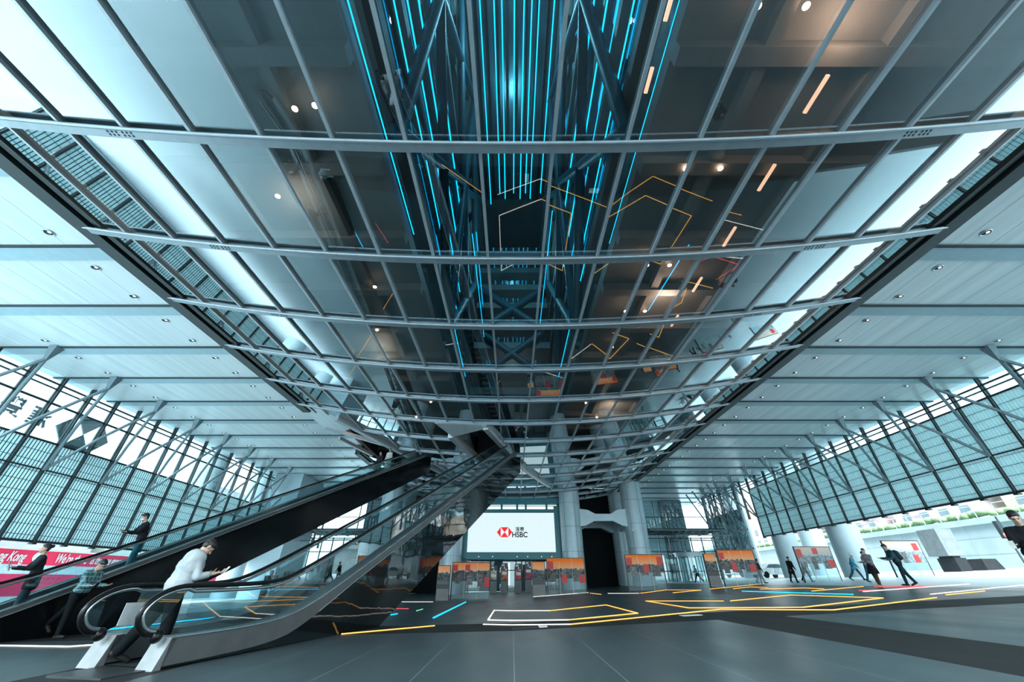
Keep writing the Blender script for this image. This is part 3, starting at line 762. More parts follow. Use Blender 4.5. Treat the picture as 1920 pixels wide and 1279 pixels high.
# ------------------------------------------------------------------ display panels on the plaza
def display(name, bl, br, tl, H_, lab, seed, squares, totem=False):
    # bl, br, tl pixels only fix where it stands; the panel is a real upright board
    a = at_floor(*bl); yy = a.y
    top = at_y(tl[0], tl[1], yy); x0 = a.x; D_ = yy*CP+a.z*SP
    x1 = at_y(br[0], tl[1], yy).x if False else top.x + (br[0]-bl[0])/FPX*(yy*CP+top.z*SP)*1.0
    x0 = (a.x+top.x)/2; x1 = x0+(br[0]-bl[0])/FPX*(yy*CP)
    z0 = min(zf(x0), zf(x1)); z1 = top.z
    o = empty(name, lab, 'display board', 'display boards on the plaza', loc=(x0, yy, z0))
    W_ = x1-x0; Hh = z1-z0; lift = .05
    if totem:
        MB().box(0,W_,0,.14,0,Hh).build('body', M['black'], o)
        mm = print_mat('print_%d' % seed, seed, .0); ob = MB().box(.04,W_-.04,-.015,0,0,Hh*.52).build('printed_panel', mm, o); ob.location = (0,0,Hh*.46)
        for p in ob.data.vertices: p.co.z += 1.05
        ob.location.z -= 1.05
        MB().box(.04,W_-.04,-.015,0,.03,Hh*.33).build('foot_panel', M['grey'], o)
    else:
        MB().box(.03,W_-.03,.0,.025,lift,Hh-.04).build('printed_glass', print_mat('print_%d' % seed, seed, .12), o)
        g = MB(); g.box(0,W_,-.03,.06,Hh-.05,Hh); g.box(-.03,.03,-.04,.07,-.02,Hh); g.box(W_-.025,W_,-.02,.04,-.02,Hh); g.build('frame', M['black'], o)
        g = MB()
        for k in (1,2): g.box(W_*k/3-.008, W_*k/3+.008, -.012, .035, lift, Hh-.05)
        g.build('panel_joint', M['white'], o)
    for (fx, fz, fw, fh) in squares:
        MB().box(W_*fx, W_*(fx+fw), -.022, -.018, Hh*fz, Hh*(fz+fh)).build('red_square', M['red'], o)
    # grey picture blocks
    if not totem:
        rnd = random.Random(seed)
        for k in range(3):
            fx = .08+.3*k; MB().box(W_*fx, W_*(fx+.12+.1*rnd.random()), -.018, -.012, Hh*(.33+.1*rnd.random()), Hh*(.5+.2*rnd.random())).build('picture_block', mat('photo_grey_%d_%d'%(seed,k), (.09+.1*rnd.random(),)*3, .5, 0, .9, 9), o)
    return o
Rr = [(.0,.76,.14,.17),(.34,.76,.13,.17),(.86,.33,.13,.26)]
display('display_board',(844,1124.5),(915,1121),(850,1054),2.3,'glass display board left of the screen entrance with three red squares',1,Rr)
display('display_totem',(815.6,1127.5),(840,1126.5),(821.7,1060),2.3,'narrow black display totem at the left end beside the escalator foot',2,[],True)
display('display_totem',(998,1119),(1023,1117.6),(997.5,1053),2.3,'narrow black display totem right of the lobby totems',3,[],True)
display('display_board',(1027,1116),(1099,1110),(1025,1046),2.3,'glass display board in front of the inner right mast column',4,[(.02,.68,.15,.22),(.38,.32,.14,.22),(.84,.32,.15,.22)])
display('display_board',(1180.5,1109.3),(1252,1103.5),(1170.7,1039.3),2.3,'glass display board with deep orange sky in front of the outer mast column',5,[(.02,.70,.15,.2),(.46,.5,.14,.22),(.84,.68,.14,.25)])
display('display_totem',(1332.5,1102),(1355,1102),(1318.5,1038),2.3,'narrow display totem left of the board by the louvred wall',6,[],True)
display('display_board',(1361,1099.7),(1431,1093),(1342.5,1031),2.3,'glass display board in front of the parked white car',7,[(.03,.74,.13,.18),(.30,.38,.14,.27),(.80,.38,.15,.22)])
display('display_board',(1510.8,1093),(1581,1086),(1486.7,1024.7),2.3,'pale glass display board before the middle right street column',8,[(.03,.7,.14,.22),(.48,.78,.14,.17),(.82,.40,.15,.22)])
display('display_board',(1680,1083),(1752,1076),(1654,1013.5),2.3,'pale glass display board behind the talking couple',9,[(.78,.72,.14,.2),(.68,.40,.14,.2)])
display('display_board',(530,1139),(574,1139),(522,1071.5),2.3,'orange topped display board seen through the nearer escalator glass',10,[(.0,.2,.3,.5)])
display('display_board',(492,1141),(515,1141),(487,1079),2.3,'small display board beyond the nearer escalator glass',11,[])
# ------------------------------------------------------------------ floor light strips
def strip(name, pts, m, lab, wd=.055, px=True):
    wd *= .55
    P3 = [at_floor(*p) for p in pts] if px else [Vector(p) for p in pts]
    g = MB()
    for a, c in zip(P3[:-1], P3[1:]):
        a = Vector((a.x,a.y,zf(a.x)+.012)); c = Vector((c.x,c.y,zf(c.x)+.012)); 
        # split at the fold of the floor
        if a.x*c.x < 0:
            k = a.x/(a.x-c.x); mid = a.lerp(c, k); mid.z = zf(0)+.012; g.bar(a, mid, wd, .02); g.bar(mid, c, wd, .02)
        else: g.bar(a, c, wd, .02)
    o = g.build(name, m); tag(o, lab, 'light strip', 'coloured light strips on the paving'); return o
strip('orange_light_strip',[(640,1190),(815,1174.3)],M['orange'],'orange light strip starting under the nearer escalator')
strip('blue_light_strip',[(812.7,1159.3),(873.3,1129.3)],M['blue'],'short blue light strip left of the white outlined shape',.10)
strip('white_light_strip',[(1031.7,1145.7),(926.7,1145),(915,1163.3),(1066.7,1163.3)],M['white_led'],'white left end of the long outlined shape in front of the screen',.07)
strip('orange_light_strip',[(1031.7,1145.7),(1136.7,1135),(1196,1150.7),(1066.7,1163.3)],M['orange'],'orange right end of the long outlined shape in front of the screen',.06)
strip('white_light_strip',[(906,1171.7),(1070,1171.7)],M['white_led'],'white light strip crossing the centre joint below the outlined shape',.05)
strip('orange_light_strip',[(1070,1171.7),(1280,1150.7),(1351.7,1143.3),(1448,1144.3),(1563,1144.7),(1756.7,1121.5)],M['orange'],'long orange zigzag strip running to the right edge of the dark paving',.05)
strip('orange_light_strip',[(1357,1127.6),(1211,1127.6),(1292,1140.6),(1505.6,1139.8),(1656,1122),(1483,1116.3),(1369.5,1127.6)],M['orange'],'orange diamond outline right of centre',.06)
strip('blue_light_strip',[(1392,1109),(1599,1115.4)],M['blue'],'long blue light strip behind the orange diamond',.12)
strip('red_light_strip',[(1640,1101),(1737,1099.2),(1672,1106),(1610,1108)],M['red_led'],'red light strip at the feet of the talking couple',.08)
strip('orange_light_strip',[(1619,1110),(1818,1095.5)],M['white_led'],'pale orange strip passing the talking couple',.09)
strip('white_light_strip',[(1745,1115),(1920,1097.6)],M['white_led'],'white strip at the right edge of the plaza',.06)
strip('orange_light_strip',[(1773.8,1116.3),(1847,1109)],M['orange'],'short orange strip at the right edge of the plaza',.05)
strip('orange_light_strip',[(1331,1105),(1432.5,1095)],M['orange'],'orange strip at the foot of the board with the car behind',.08)
strip('orange_light_strip',[(1375,1104.5),(1408,1101),(1440,1102.5)],M['orange'],'short bent orange strip before the louvred wall',.08)
strip('orange_light_strip',[(1425,1105),(1510,1103),(1545,1104.8)],M['orange'],'short orange strip behind the blue strip',.08)
strip('orange_light_strip',[(1522,1109),(1619,1100)],M['orange'],'orange strip between the blue strip and the couple',.07)
strip('orange_light_strip',[(1106.7,1112.7),(1127,1115)],M['orange'],'tiny orange strip right of the mast display board',.09)
strip('orange_light_strip',[(1000,1119.5),(1103,1111.5)],M['white_led'],'pale strip at the foot of the mast display board',.08)
strip('white_light_strip',[(1140,1113.2),(1198,1113)],M['white_led'],'short white strip before the deep orange board',.08)
strip('orange_light_strip',[(1201,1112.9),(1250,1106.5),(1315,1107),(1262,1112)],M['orange'],'orange bent strip at the foot of the deep orange board',.08)
strip('orange_light_strip',[(753,1129),(811.7,1129)],M['white_led'],'pale strip behind the nearer escalator foot',.07)
strip('red_light_strip',[(743,1142),(766,1142)],M['red_led'],'tiny red strip beside the black mirror side',.06)
strip('green_light_strip',[(780.7,1146),(792.7,1142.7)],M['green_led'],'tiny green strip left of the short blue strip',.05)
strip('blue_light_strip',[(733,1153.5),(745,1151.5)],M['blue'],'tiny blue strip beside the black mirror side',.07)
strip('white_light_strip',[(-40,1211),(130,1213.5),(185,1209.5)],M['white_led'],'pale strip on the paving at the left edge',.03)
strip('blue_light_strip',[(176.7,1184),(442.7,1154)],M['blue'],'long blue strip seen through the nearer escalator glass',.06)
strip('red_light_strip',[(430,1168),(500,1160)],M['red_led'],'red strip seen through the nearer escalator glass',.04)
strip('orange_light_strip',[(412,1117),(480,1121),(549,1143.7)],M['orange'],'orange strip beyond the nearer escalator glass',.05)
def tx_floor(s, u, v, size, lab): pass

# ------------------------------------------------------------------ far ends: entrances, frames, blocks
for side, nm in ((1,'right'),(-1,'left')):
    f = lambda x: side*x
    g = MB()
    ye = 57
    for i in range(9):
        x = f(15.4+1.45*i); g.box(x-.05,x+.05,ye-.08,ye+.08,zf(x),9.6 if i < 5 else 5)
    xa, xb = sorted((f(15.3), f(27.2)))
    for z in (1.1,3.3,4.9,7.5): g.box(xa,xb,ye-.05,ye+.05,z-.05,z+.05)
    o = g.build('window_2' if side > 0 else 'window_3', M['dark_steel']); tag(o, kind='structure')
    MB().box(xa,xb,ye-.01,ye+.01,-.5,9.6).build('pane', M['clear_glass'], o)
    # slatted sunshade with truss
    o = empty('slatted_canopy', 'slatted metal sunshade with a tube truss over the %s end entrance' % nm, 'canopy')
    g = MB()
    for k in range(9): g.box(*sorted((f(15.2),f(24.8))), 48.6+.7*k, 48.75+.7*k, 5.0, 5.2)
    for k in range(7): x = f(15.4+1.5*k); g.box(x-.05,x+.05,48.5,55,4.95,5.05)
    g.build('slats', M['dark_steel'], o)
    g = MB(); pts = []
    g.tube([(f(16),48.4,5.0),(f(24.8),48.4,5.0)],.07,8); g.tube([(f(18.5),48.4,4.0),(f(24.8),48.4,3.9)],.06,8); g.tube([(f(18.5),47.4,4.4),(f(24.8),47.4,4.4)],.06,8)
    for k in range(8):
        x = f(18.5+.8*k); g.tube([(x,48.4,5),(x+f(.4),47.4,4.4),(x+f(.8),48.4,5)],.03,6); g.tube([(x,48.4,5),(x+f(.4),48.4,3.95),(x+f(.8),48.4,5)],.03,6)
    g.build('tube_truss', M['brace'], o)
    # revolving door
    if side > 0:
        rx, ry, rz = 22.6, 55.0, zf(22.6)
        o = empty('revolving_door', 'glass revolving door with steel drum at the far right entrance', 'door')
        g = MB(); g.cyl((rx,ry),1.75,rz+2.65,rz+3.1,32); g.cyl((rx,ry),1.7,rz,rz+.06,32); g.build('drum', M['column'], o)
        g = MB()
        for k in range(12): a = 2*PI*k/12; g.box(rx+1.68*math.cos(a)-.04,rx+1.68*math.cos(a)+.04,ry+1.68*math.sin(a)-.04,ry+1.68*math.sin(a)+.04,rz,rz+2.7)
        g.build('door_posts', M['dark_steel'], o)
        MB().tube([(rx,ry,rz),(rx,ry,rz+2.7)],1.66,32,cap=False).build('curved_glass', M['clear_glass'], o)
        for k in range(4):
            a = PI/4+PI/2*k; MB().prism([(rx,ry,rz+.06),(rx+1.6*math.cos(a),ry+1.6*math.sin(a),rz+.06),(rx+1.6*math.cos(a),ry+1.6*math.sin(a),rz+2.6),(rx,ry,rz+2.6)], (-.02*math.sin(a),.02*math.cos(a),0)).build('door_wing', M['clear_glass'], o)
    # steel cage of braces at the end of the slatted wall
    o = empty('braced_frame', 'dark braced steel frame at the far end of the %s slatted wall' % nm, 'steel frame')
    g = MB()
    for k in range(5): y = 49.5+2.2*k; g.box(f(27.9)-.12,f(27.9)+.12,y-.1,y+.1,zf(f(27.9)) if k in (0,4) else 3.2,10.5)
    for z in (3.2,5.2,7.4,10.2): g.box(f(27.9)-.08,f(27.9)+.08,49.4,58.4,z-.08,z+.08)
    for k in range(4):
        y = 49.5+2.2*k
        for z0,z1 in ((3.2,5.2),(5.2,7.4),(7.4,10.2)): g.tube([(f(27.8),y,z0),(f(27.8),y+2.2,z1)],.06,6); g.tube([(f(27.8),y+2.2,z0),(f(27.8),y,z1)],.06,6)
    for k in range(4): g.tube([(f(24.5),49.5+2.2*k,10.3),(f(27.8),50.6+2.2*k,5.2)],.09,8); 
    g.build('frame_bars', M['brace'], o)
    MB().box(f(28.0)-.03,f(28.0)+.03,49.5,58.3,3.2,7.4).build('mesh_panel', M['mesh_glass'], o)
# right dark tower and pale tower beyond
for x0,x1,y0,y1,m,lab in ((23.0,26.0,62,66,'core','dark square service tower beyond the right entrance'),(20.4,22.8,63,67,'column','pale square service tower beyond the right entrance'),(-27.4,-24.2,45,50.5,'column','pale square block standing at the far left under the ceiling'),(-21.5,-17.5,60,64,'core','grey square block beyond the left entrance')):
    o = MB().box(x0,x1,y0,y1,zf(x0)-.1,10.55).build('service_tower', M[m]); tag(o, lab, 'tower')
# back wall closing the hall's far sides high up
# ------------------------------------------------------------------ outside, right
for x, y, r, nm in ((31.6,40,1.25,'nearest'),(31.6,49,1.25,'middle'),(31.8,58,1.2,'farthest'),(37,52,1.3,'set back one')):
    o = MB().cyl((x,y), r, zf(x)-.05, 14, 36).build('street_column', M['street']); tag(o, 'big pale round column outside the right wall, '+nm, 'column', 'street columns')
for x, y, r, nm in ((-31.2,40,1.25,'nearest'),(-31.2,49,1.25,'middle'),(-31.2,58,1.2,'farthest')):
    o = MB().cyl((x,y), r, zf(x)-.05, 14, 36).build('street_column', M['street']); tag(o, 'big pale round column outside the left wall, '+nm, 'column', 'street columns')
g = MB(); g.box(50,52.2,10,120,.9,5.6); g.box(49.6,52.2,10,120,5.1,5.7)
for z in (2.4,3.9): g.box(49.97,50,10,120,z-.03,z+.03)
for k in range(12): g.box(49.97,50,14+8*k,14.06+8*k,.9,5.1)
rw = g.build('retaining_wall', M['pale']); tag(rw, 'pale concrete retaining wall across the street on the right', 'wall')
MB().box(49.9,49.99,23.2,26.4,1.1,3.3).build('doorway', M['core'], rw)
rl = empty('railing', 'thin steel railing on top of the street retaining wall', 'railing')
g = MB()
for k in range(56): g.box(49.9,49.96,10+2*k,10.06+2*k,5.7,6.9)
g.box(49.9,49.96,10,120,6.85,6.92); g.box(49.9,49.96,10,120,6.3,6.34); g.build('rails', M['steel'], rl)
rnd = random.Random(3)
hd = MB()
for k in range(150):
    y = 12+.7*k; hd.ell((51.2+rnd.random()*.5, y, 6.1+rnd.random()*.25), (.5+rnd.random()*.2,.5+rnd.random()*.4,.38), n=8, m=5)
tag(hd.build('hedge', M['hedge']), 'green hedge growing along the top of the retaining wall', 'hedge', kind='stuff')
rnd = random.Random(5)
for k in range(7):
    y0 = 22+16*k; m_ = mat('far_building_%d'%k, (.30+.1*rnd.random(),.24+.1*rnd.random(),.20+.12*rnd.random()), .8, 0, .4, .25, stretch=(1,1,3)); hgt = 11+9*rnd.random()
    b_ = MB().box(62.4,74,y0,y0+13,.9,hgt).build('building', m_); tag(b_, '%s building across the street on the right, %s from the near end' % (('tan','pale grey','cream')[k % 3], nth(k)), 'building', 'buildings over the street')
    wp = None
    for i in range(4):
        for z in range(2, int(hgt/2.4)-1):
            if wp is None: wp = MB().box(62.3,62.42,0,1.3,0,1.2).build('window', M['core'], b_); o = wp
            else: o = wp.copy(); C.objects.link(o); o.parent = b_
            o.location = (0, y0+1.2+3*i, 3.2+2.2*z)
# sculptures / stone blocks on the right
def block(name, lab, x0,x1,y0,y1,z0,z1, m, sl=0):
    o = MB().hexa([(x0,y0,z0),(x1,y0,z0),(x1,y1,z0),(x0,y1,z0),(x0+sl,y0+sl,z1),(x1-sl,y0+sl,z1),(x1-sl,y1-sl,z1),(x0+sl,y1-sl,z1)]).build(name, m); tag(o, lab, 'stone block'); return o
block('stone_block','dark polished base block carrying the big grey cube on the right',40,41.05,39.1,40.75,.70,1.80,M['stone_dark'])
block('stone_cube','big pale grey stone cube perched on a dark base on the right',39.5,41.0,39.0,40.9,1.95,4.15,M['stone'])
MB_ = MB().box(40.1,40.8,39.3,40.6,1.80,1.95).build('spacer_block', M['black']); tag(MB_, 'thin black spacer under the big grey cube', 'stone block')
block('stone_block','low dark polished block right of the grey cube base',42.2,43.9,38.9,40.7,.78,1.72,M['stone_dark'],.2)
# traffic signal
tl = empty('traffic_signal','red traffic signal on a slim pole behind the stone cube','traffic light')
MB().cyl((44.2,37.5),.07,.8,5.0,10).build('pole',M['dark_steel'],tl); MB().box(43.7,44.1,37.3,37.6,3.2,4.6).build('housing',M['dark_steel'],tl); MB().ell((43.8,37.25,3.45),(.2,.08,.2)).build('lens',M['red_led'],tl)
# crowd barrier
g = MB()
for k in range(60): g.box(46,46.04,20+.3*k,20.04+.3*k,.95,1.95)
g.box(45.98,46.06,20,38,1.9,1.96); g.box(45.98,46.06,20,38,.98,1.03); tag(g.build('street_barrier', M['white']), 'low white barred street barrier before the retaining wall', 'barrier')
# car
def car(x, y, rz, lab):
    o = empty('car', lab, 'car', loc=(x,y,zf(x)), rz=rz)
    prof = [(-2.2,.35),(-2.2,.8),(-1.9,.95),(-1.3,1.0),(-.7,1.42),(.8,1.45),(1.5,1.0),(2.1,.9),(2.2,.55),(2.2,.35)]
    MB().prism([(a,-.85,z) for a,z in prof],(0,1.7,0)).build('body', M['white'], o)
    MB().prism([(-1.15,-.87,1.02),(-.68,-.87,1.36),(.75,-.87,1.38),(1.3,-.87,1.02)],(0,1.74,0)).build('side_windows', M['core'], o)
    for a in (-1.4,1.4):
        for s_ in (-.8,.8): MB().tube([(a,s_-.1,.33),(a,s_+.1,.33)],.33,18).build('wheel', M['rubber'], o)
    for s_ in (-.6,.6): MB().ell((-2.18,s_,.68),(.06,.2,.1)).build('headlight', M['cool'], o)
    return o
car(30.5,52.0,.25,'white car parked beside the far right columns')
o = empty('bus','white and orange double decker bus in the street beyond the right columns','bus',loc=(34.5,62,zf(34.5)), rz=.2)
MB().box(-1.3,1.3,0,10,.4,4.3).build('body', M['white'], o); MB().box(-1.32,1.32,-.02,10.02,2.0,2.25).build('stripe', mat('bus_orange',(.8,.3,.05),.4), o)
MB().box(-1.1,1.1,-.05,0,2.7,3.9).build('upper_windscreen', M['core'], o); MB().box(-1.1,1.1,-.05,0,.9,1.9).build('lower_windscreen', M['core'], o); MB().box(-1.33,-1.3,.5,9.5,2.7,3.8).build('side_windows', M['core'], o)
for a in (1.5,7.5):
    for s_ in (-1.2,1.2): MB().tube([(s_-.12,a,.45),(s_+.12,a,.45)],.45,18).build('wheel', M['rubber'], o)
# ------------------------------------------------------------------ outside, left: long advertising hoarding and buildings
hd_ = empty('advertising_hoarding','long red and pink advertising hoarding with a pale band outside the left wall','hoarding')
XH = -34.0
MB().box(XH-.3,XH,14,62,.98,1.86).build('upper_band', M['ad_red'], hd_); MB().box(XH-.3,XH-.02,14,62,.42,.98).build('pale_band', M['ad_white'], hd_)
MB().box(XH-.3,XH,14,62,-.86,.42).build('lower_band', M['ad_pink'], hd_); MB().box(XH-.3,XH-.03,14,62,-1.58,-.86).build('base', M['ad_white'], hd_)
MB().box(XH-.35,XH+.05,14,62,1.86,1.95).build('top_rail', M['white'], hd_)
mw = lambda u, v: basis(at_x(u, v, XH+.02), (0,1,0), (0,0,1))
for s_, ua, ub, vv in (('Hong Kong',-26,48,1043.5),("We're there",103,163,1050),('as the game grows',168,226,1054.5)):
    ya, yb = at_x(ua, vv, XH).y, at_x(ub, vv, XH).y
    c_ = (at_x(ua, vv, XH)+at_x(ub, vv, XH))/2; zc = 1.42
    text_mesh(s_, .82, M['white'], 'lettering', hd_, basis((XH+.03,(ya+yb)/2,zc),(0,1,0),(0,0,1)), shear=.25, fit=yb-ya, bold=.012)
mbk = MB().ell(at_x(74,1045,XH+.01),(.02,.45,.36)); mbk.build('white_badge', M['white'], hd_)
rnd = random.Random(11)
for k in range(6):
    y0 = 16+15*k; hgt = 9+7*rnd.random()
    m_ = mat('left_building_%d'%k, (.36+.1*rnd.random(),.40+.08*rnd.random(),.40+.1*rnd.random()), .8, 0, .15, .3)
    b_ = MB().box(-66,-58,y0,y0+13,-1.8,hgt).build('building', m_); tag(b_, 'pale stone building outside on the left, %s from the near end' % nth(k), 'building', 'buildings beyond the hoarding')
    wp = wq = None
    for i in range(5):
        yy = y0+1.4+2.4*i
        if wp is None: wp = MB().prism([(-58,-.75,.3)]+[(-58,-.75*math.cos(PI*q/8),2.6+.75*math.sin(PI*q/8)) for q in range(9)]+[(-58,.75,.3)], (.06,0,0)).build('arched_window', M['stone'], b_); o = wp
        else: o = wp.copy(); C.objects.link(o); o.parent = b_
        o.location = (0, yy, 0)
        for z in range(int(hgt/2.8)-1):
            if wq is None: wq = MB().box(-58.05,-57.95,-.5,.5,0,1.4).build('window', M['stone'], b_); o = wq
            else: o = wq.copy(); C.objects.link(o); o.parent = b_
            o.location = (0, yy, 4.2+2.4*z)
# mirrored roof sign on the left clerestory
sg = empty('roof_sign','grey hexagon emblem and characters seen reversed through the left clerestory','sign')
XS = -28.1
ps = lambda u, v: at_x(u, v, XS)
c0 = ps(157,815); hw, hh = 1.75, .98
fac = mat('sign_grey',(.16,.22,.24),.6,spec=.1); facl = mat('sign_light',(.42,.52,.55),.5)
def stri(a, m, nm): MB().prism([(XS, c0.y+p[0]*hw, c0.z+p[1]*hh) for p in a], (-.08,0,0)).build(nm, m, sg)
stri([(-1,0),(-.5,-1),(-.5,1)], fac, 'emblem_left'); stri([(1,0),(.5,1),(.5,-1)], fac, 'emblem_right'); stri([(-.5,1),(0,0),(.5,1)], fac, 'emblem_top'); stri([(-.5,-1),(.5,-1),(0,0)], fac, 'emblem_bottom')
p1, p2 = ps(73,784), ps(20,763)
text_mesh('滙', 1.15, fac, 'characters', sg, basis(p1,(0,1,0),(0,0,1)), mirror=True, ext=.03, bold=.022)
text_mesh('豐', 1.15, fac, 'characters', sg, basis(p2,(0,1,0),(0,0,1)), mirror=True, ext=.03, bold=.022)
MB().bar((XS+.02,c0.y-7,c0.z-1.25),(XS+.02,c0.y+3,c0.z-1.25),.05,.05).build('sign_rail', M['steel'], sg)

for (u0,v0,u1,v1,lab) in ((1011,1177,1024,1172.5,'small white floor plate beyond the centre joint'),(1281,1156,1309,1152.5,'small white floor plate under the orange zigzag strip'),(960,1180,1008,1176.5,'dark lettered floor plate left of the white one')):
    a = at_floor(u0,v0); c = at_floor(u1,v1)
    o = MB().hexa([(a.x,a.y,zf(a.x)+.002),(c.x,a.y,zf(c.x)+.002),(c.x,c.y,zf(c.x)+.002),(a.x,c.y,zf(a.x)+.002),(a.x,a.y,zf(a.x)+.01),(c.x,a.y,zf(c.x)+.01),(c.x,c.y,zf(c.x)+.01),(a.x,c.y,zf(a.x)+.01)]).build('floor_plate', M['gap'] if 'dark' in lab else M['white']); tag(o, lab, 'floor plate')

# ------------------------------------------------------------------ people
def remesh(mb, name, m, parent, vox, smooth=3):
    me = bpy.data.meshes.new(name); me.from_pydata(mb.v, [], mb.f); me.update()
    o = bpy.data.objects.new(name, me); C.objects.link(o)
    md = o.modifiers.new('r', 'REMESH'); md.mode = 'VOXEL'; md.voxel_size = vox; md.use_smooth_shade = True
    if smooth:
        ms = o.modifiers.new('s', 'SMOOTH'); ms.factor = .5; ms.iterations = smooth
    dg = bpy.context.evaluated_depsgraph_get(); me2 = bpy.data.meshes.new_from_object(o.evaluated_get(dg))
    bpy.data.objects.remove(o); me2.materials.clear(); me2.materials.append(m)
    me2.polygons.foreach_set('use_smooth', [True]*len(me2.polygons))
    o = bpy.data.objects.new(name, me2); C.objects.link(o); o.parent = parent; return o
skin = mat('skin', (.50,.32,.24), .5, 0, .06, 20)
hairm = mat('black_hair', (.012,.010,.010), .5, 0, .3, 40, stretch=(1,1,.2))
hairb = mat('brown_hair', (.06,.035,.025), .5, 0, .3, 40, stretch=(1,1,.2))
cloth = {}
def cm(col, rough=.85, sc_=9, var=.25):
    k = (col, rough, sc_, var)
    if k not in cloth: cloth[k] = mat('cloth', col, rough, 0, var, sc_, bump=.25, spec=.12)
    return cloth[k]
def person(label, base, yaw, H=1.75, lean=5, legL=(0,0), legR=(0,0), armL=(0,5,10), armR=(0,5,10), head=(0,0), top=(.1,.1,.1), bot=(.02,.02,.03), shoe=(.02,.02,.02),
           hair='short', vox=.016, sleeves='long', skirt=None, coat=None, mask=False, face=False, topmat=None, wide=1.0, name='person', hairmat=None, fat=1.0):
    # legs: (thigh forward deg, knee bend deg); arms: (swing forward, spread, elbow bend); head: (nod down deg, turn deg)
    root = empty(name, label, 'person', None, loc=base, rz=yaw)
    r = math.radians
    hipz = .53*H
    def legpts(a, sgn):
        th, kn = r(a[0]), r(a[1])
        h = Vector((sgn*.052*H, 0, 0)); k = h+Vector((0, math.sin(th), -math.cos(th)))*.245*H
        sh = th-kn; an = k+Vector((0, math.sin(sh), -math.cos(sh)))*.24*H
        return h, k, an, sh
    LL, RL = legpts(legL, -1), legpts(legR, 1)
    low = min(LL[2].z, RL[2].z); off = Vector((0, 0, -low+.045*H))
    def foot(sh_, an):
        tilt = min(0, sh_*.9) if True else 0
        d = Vector((0, math.cos(tilt), math.sin(tilt))); hl = an+Vector((0,0,-.020*H))-d*.024*H
        return hl, hl+d*.135*H
    hipc = Vector((0,0,0))+off
    ln = r(lean)
    tdir = Vector((0, math.sin(ln), math.cos(ln))); tf = Vector((0, math.cos(ln), -math.sin(ln)))
    P_ = lambda s, f=0, x=0: hipc+tdir*(s*H)+tf*(f*H)+Vector((x*H,0,0))
    shz = .285
    neck = P_(.315); 
    hn = ln+r(head[0]); hd = Vector((0, math.sin(hn), math.cos(hn))); hf = Vector((0, math.cos(hn), -math.sin(hn)))
    ty = r(head[1]); hx = Vector((math.cos(ty), math.sin(ty)*1.0, 0)); 
    Rt = Matrix.Rotation(ty, 3, hd); hf = Rt@hf; hx = hf.cross(hd)
    hc = neck+tdir*.02*H+hd*.075*H+hf*.012*H
    HM = Matrix((hx, hf, hd)).transposed()
    def hp(x, y, z): return hc+HM@Vector((x*H, y*H, z*H))
    b = MB()
    b.ell(hc+HM@Vector((0,-.004*H,.012*H)), (.044*H,.055*H,.056*H), HM); b.ell(hp(0,.012,-.022), (.034*H,.040*H,.042*H), HM)
    b.cap(hp(0,.052,.006), hp(0,.064,-.012), .005*H, .009*H, 8); b.ell(hp(0,.046,-.034), (.016*H,.012*H,.010*H), HM, 8, 6); b.ell(hp(0,.040,-.052), (.016*H,.014*H,.012*H), HM, 8, 6)
    b.ell(hp(0,.047,.018), (.03*H,.008*H,.007*H), HM, 8, 6)
    for s in (-1,1): b.ell(hp(s*.045,-.005,-.004), (.006*H,.014*H,.019*H), HM, 8, 6)
    b.cap(P_(.27), hp(0,-.008,-.03), .034*H, .031*H)
    tw = wide; FB = fat
    t = MB(); R0 = 1.0
    # torso
    for mb_, g_ in ((b, (FB-1)*.05*H), (t, .008*H+(FB-1)*.06*H)):
        mb_.cap(P_(.05,0,-.04*tw), P_(.05,0,.04*tw), .062*H*tw+g_, None, 14)
        mb_.cap(P_(.12,0,-.035*tw), P_(.12,0,.035*tw), .056*H*tw+g_, None, 14)
        mb_.cap(P_(.20,.004,-.05*tw), P_(.20,.004,.05*tw), .062*H*tw+g_, None, 14)
        mb_.cap(P_(shz-.02,0,-.075*tw), P_(shz-.02,0,.075*tw), .040*H*tw+g_, None, 14)
        mb_.cap(P_(.04,0,0), P_(.26,0,0), .060*H*tw+g_, .058*H*tw+g_, 14)
    if top is not None: t.cap(P_(.285), P_(.31), .040*H, .036*H)
    hands = []
    for s, a in ((-1, armL), (1, armR)):
        sw, ab, el = r(a[0]), r(a[1]), r(a[2]); tw_ = r(a[3]) if len(a) > 3 else 0
        sh_ = P_(shz-.012, 0, s*.098*tw)
        ua = Vector((s*math.sin(ab), math.cos(ab)*math.sin(sw), -math.cos(ab)*math.cos(sw)))
        el_ = sh_+ua*.165*H
        fa_ang = sw+el
        fa = Vector((s*math.sin(ab)*.4-s*math.sin(tw_), math.cos(ab)*math.sin(fa_ang), -math.cos(ab)*math.cos(fa_ang))).normalized()
        wr = el_+fa*.150*H
        b.cap(sh_, el_, .029*H, .023*H); b.cap(el_, wr, .023*H, .0155*H)
        # hand: palm, four curled fingers, thumb from its side
        side = fa.cross(Vector((1,0,0))); side = side.normalized() if side.length > .1 else Vector((0,0,1))
        curl = side if el > .6 else Vector((0,1,0))-fa*fa.y
        palmn = Vector((-s,0,0)) if el < .6 else Vector((0,0,1)).cross(fa).cross(fa).normalized()*-1
        across = fa.cross(palmn).normalized()
        pc = wr+fa*.028*H
        for q in (-1.5,-.5,.5,1.5): b.cap(wr+across*q*.006*H, wr+fa*.052*H+across*q*.0115*H, .0085*H, .0075*H, 8)
        bd = a[4] if len(a) > 4 else .5
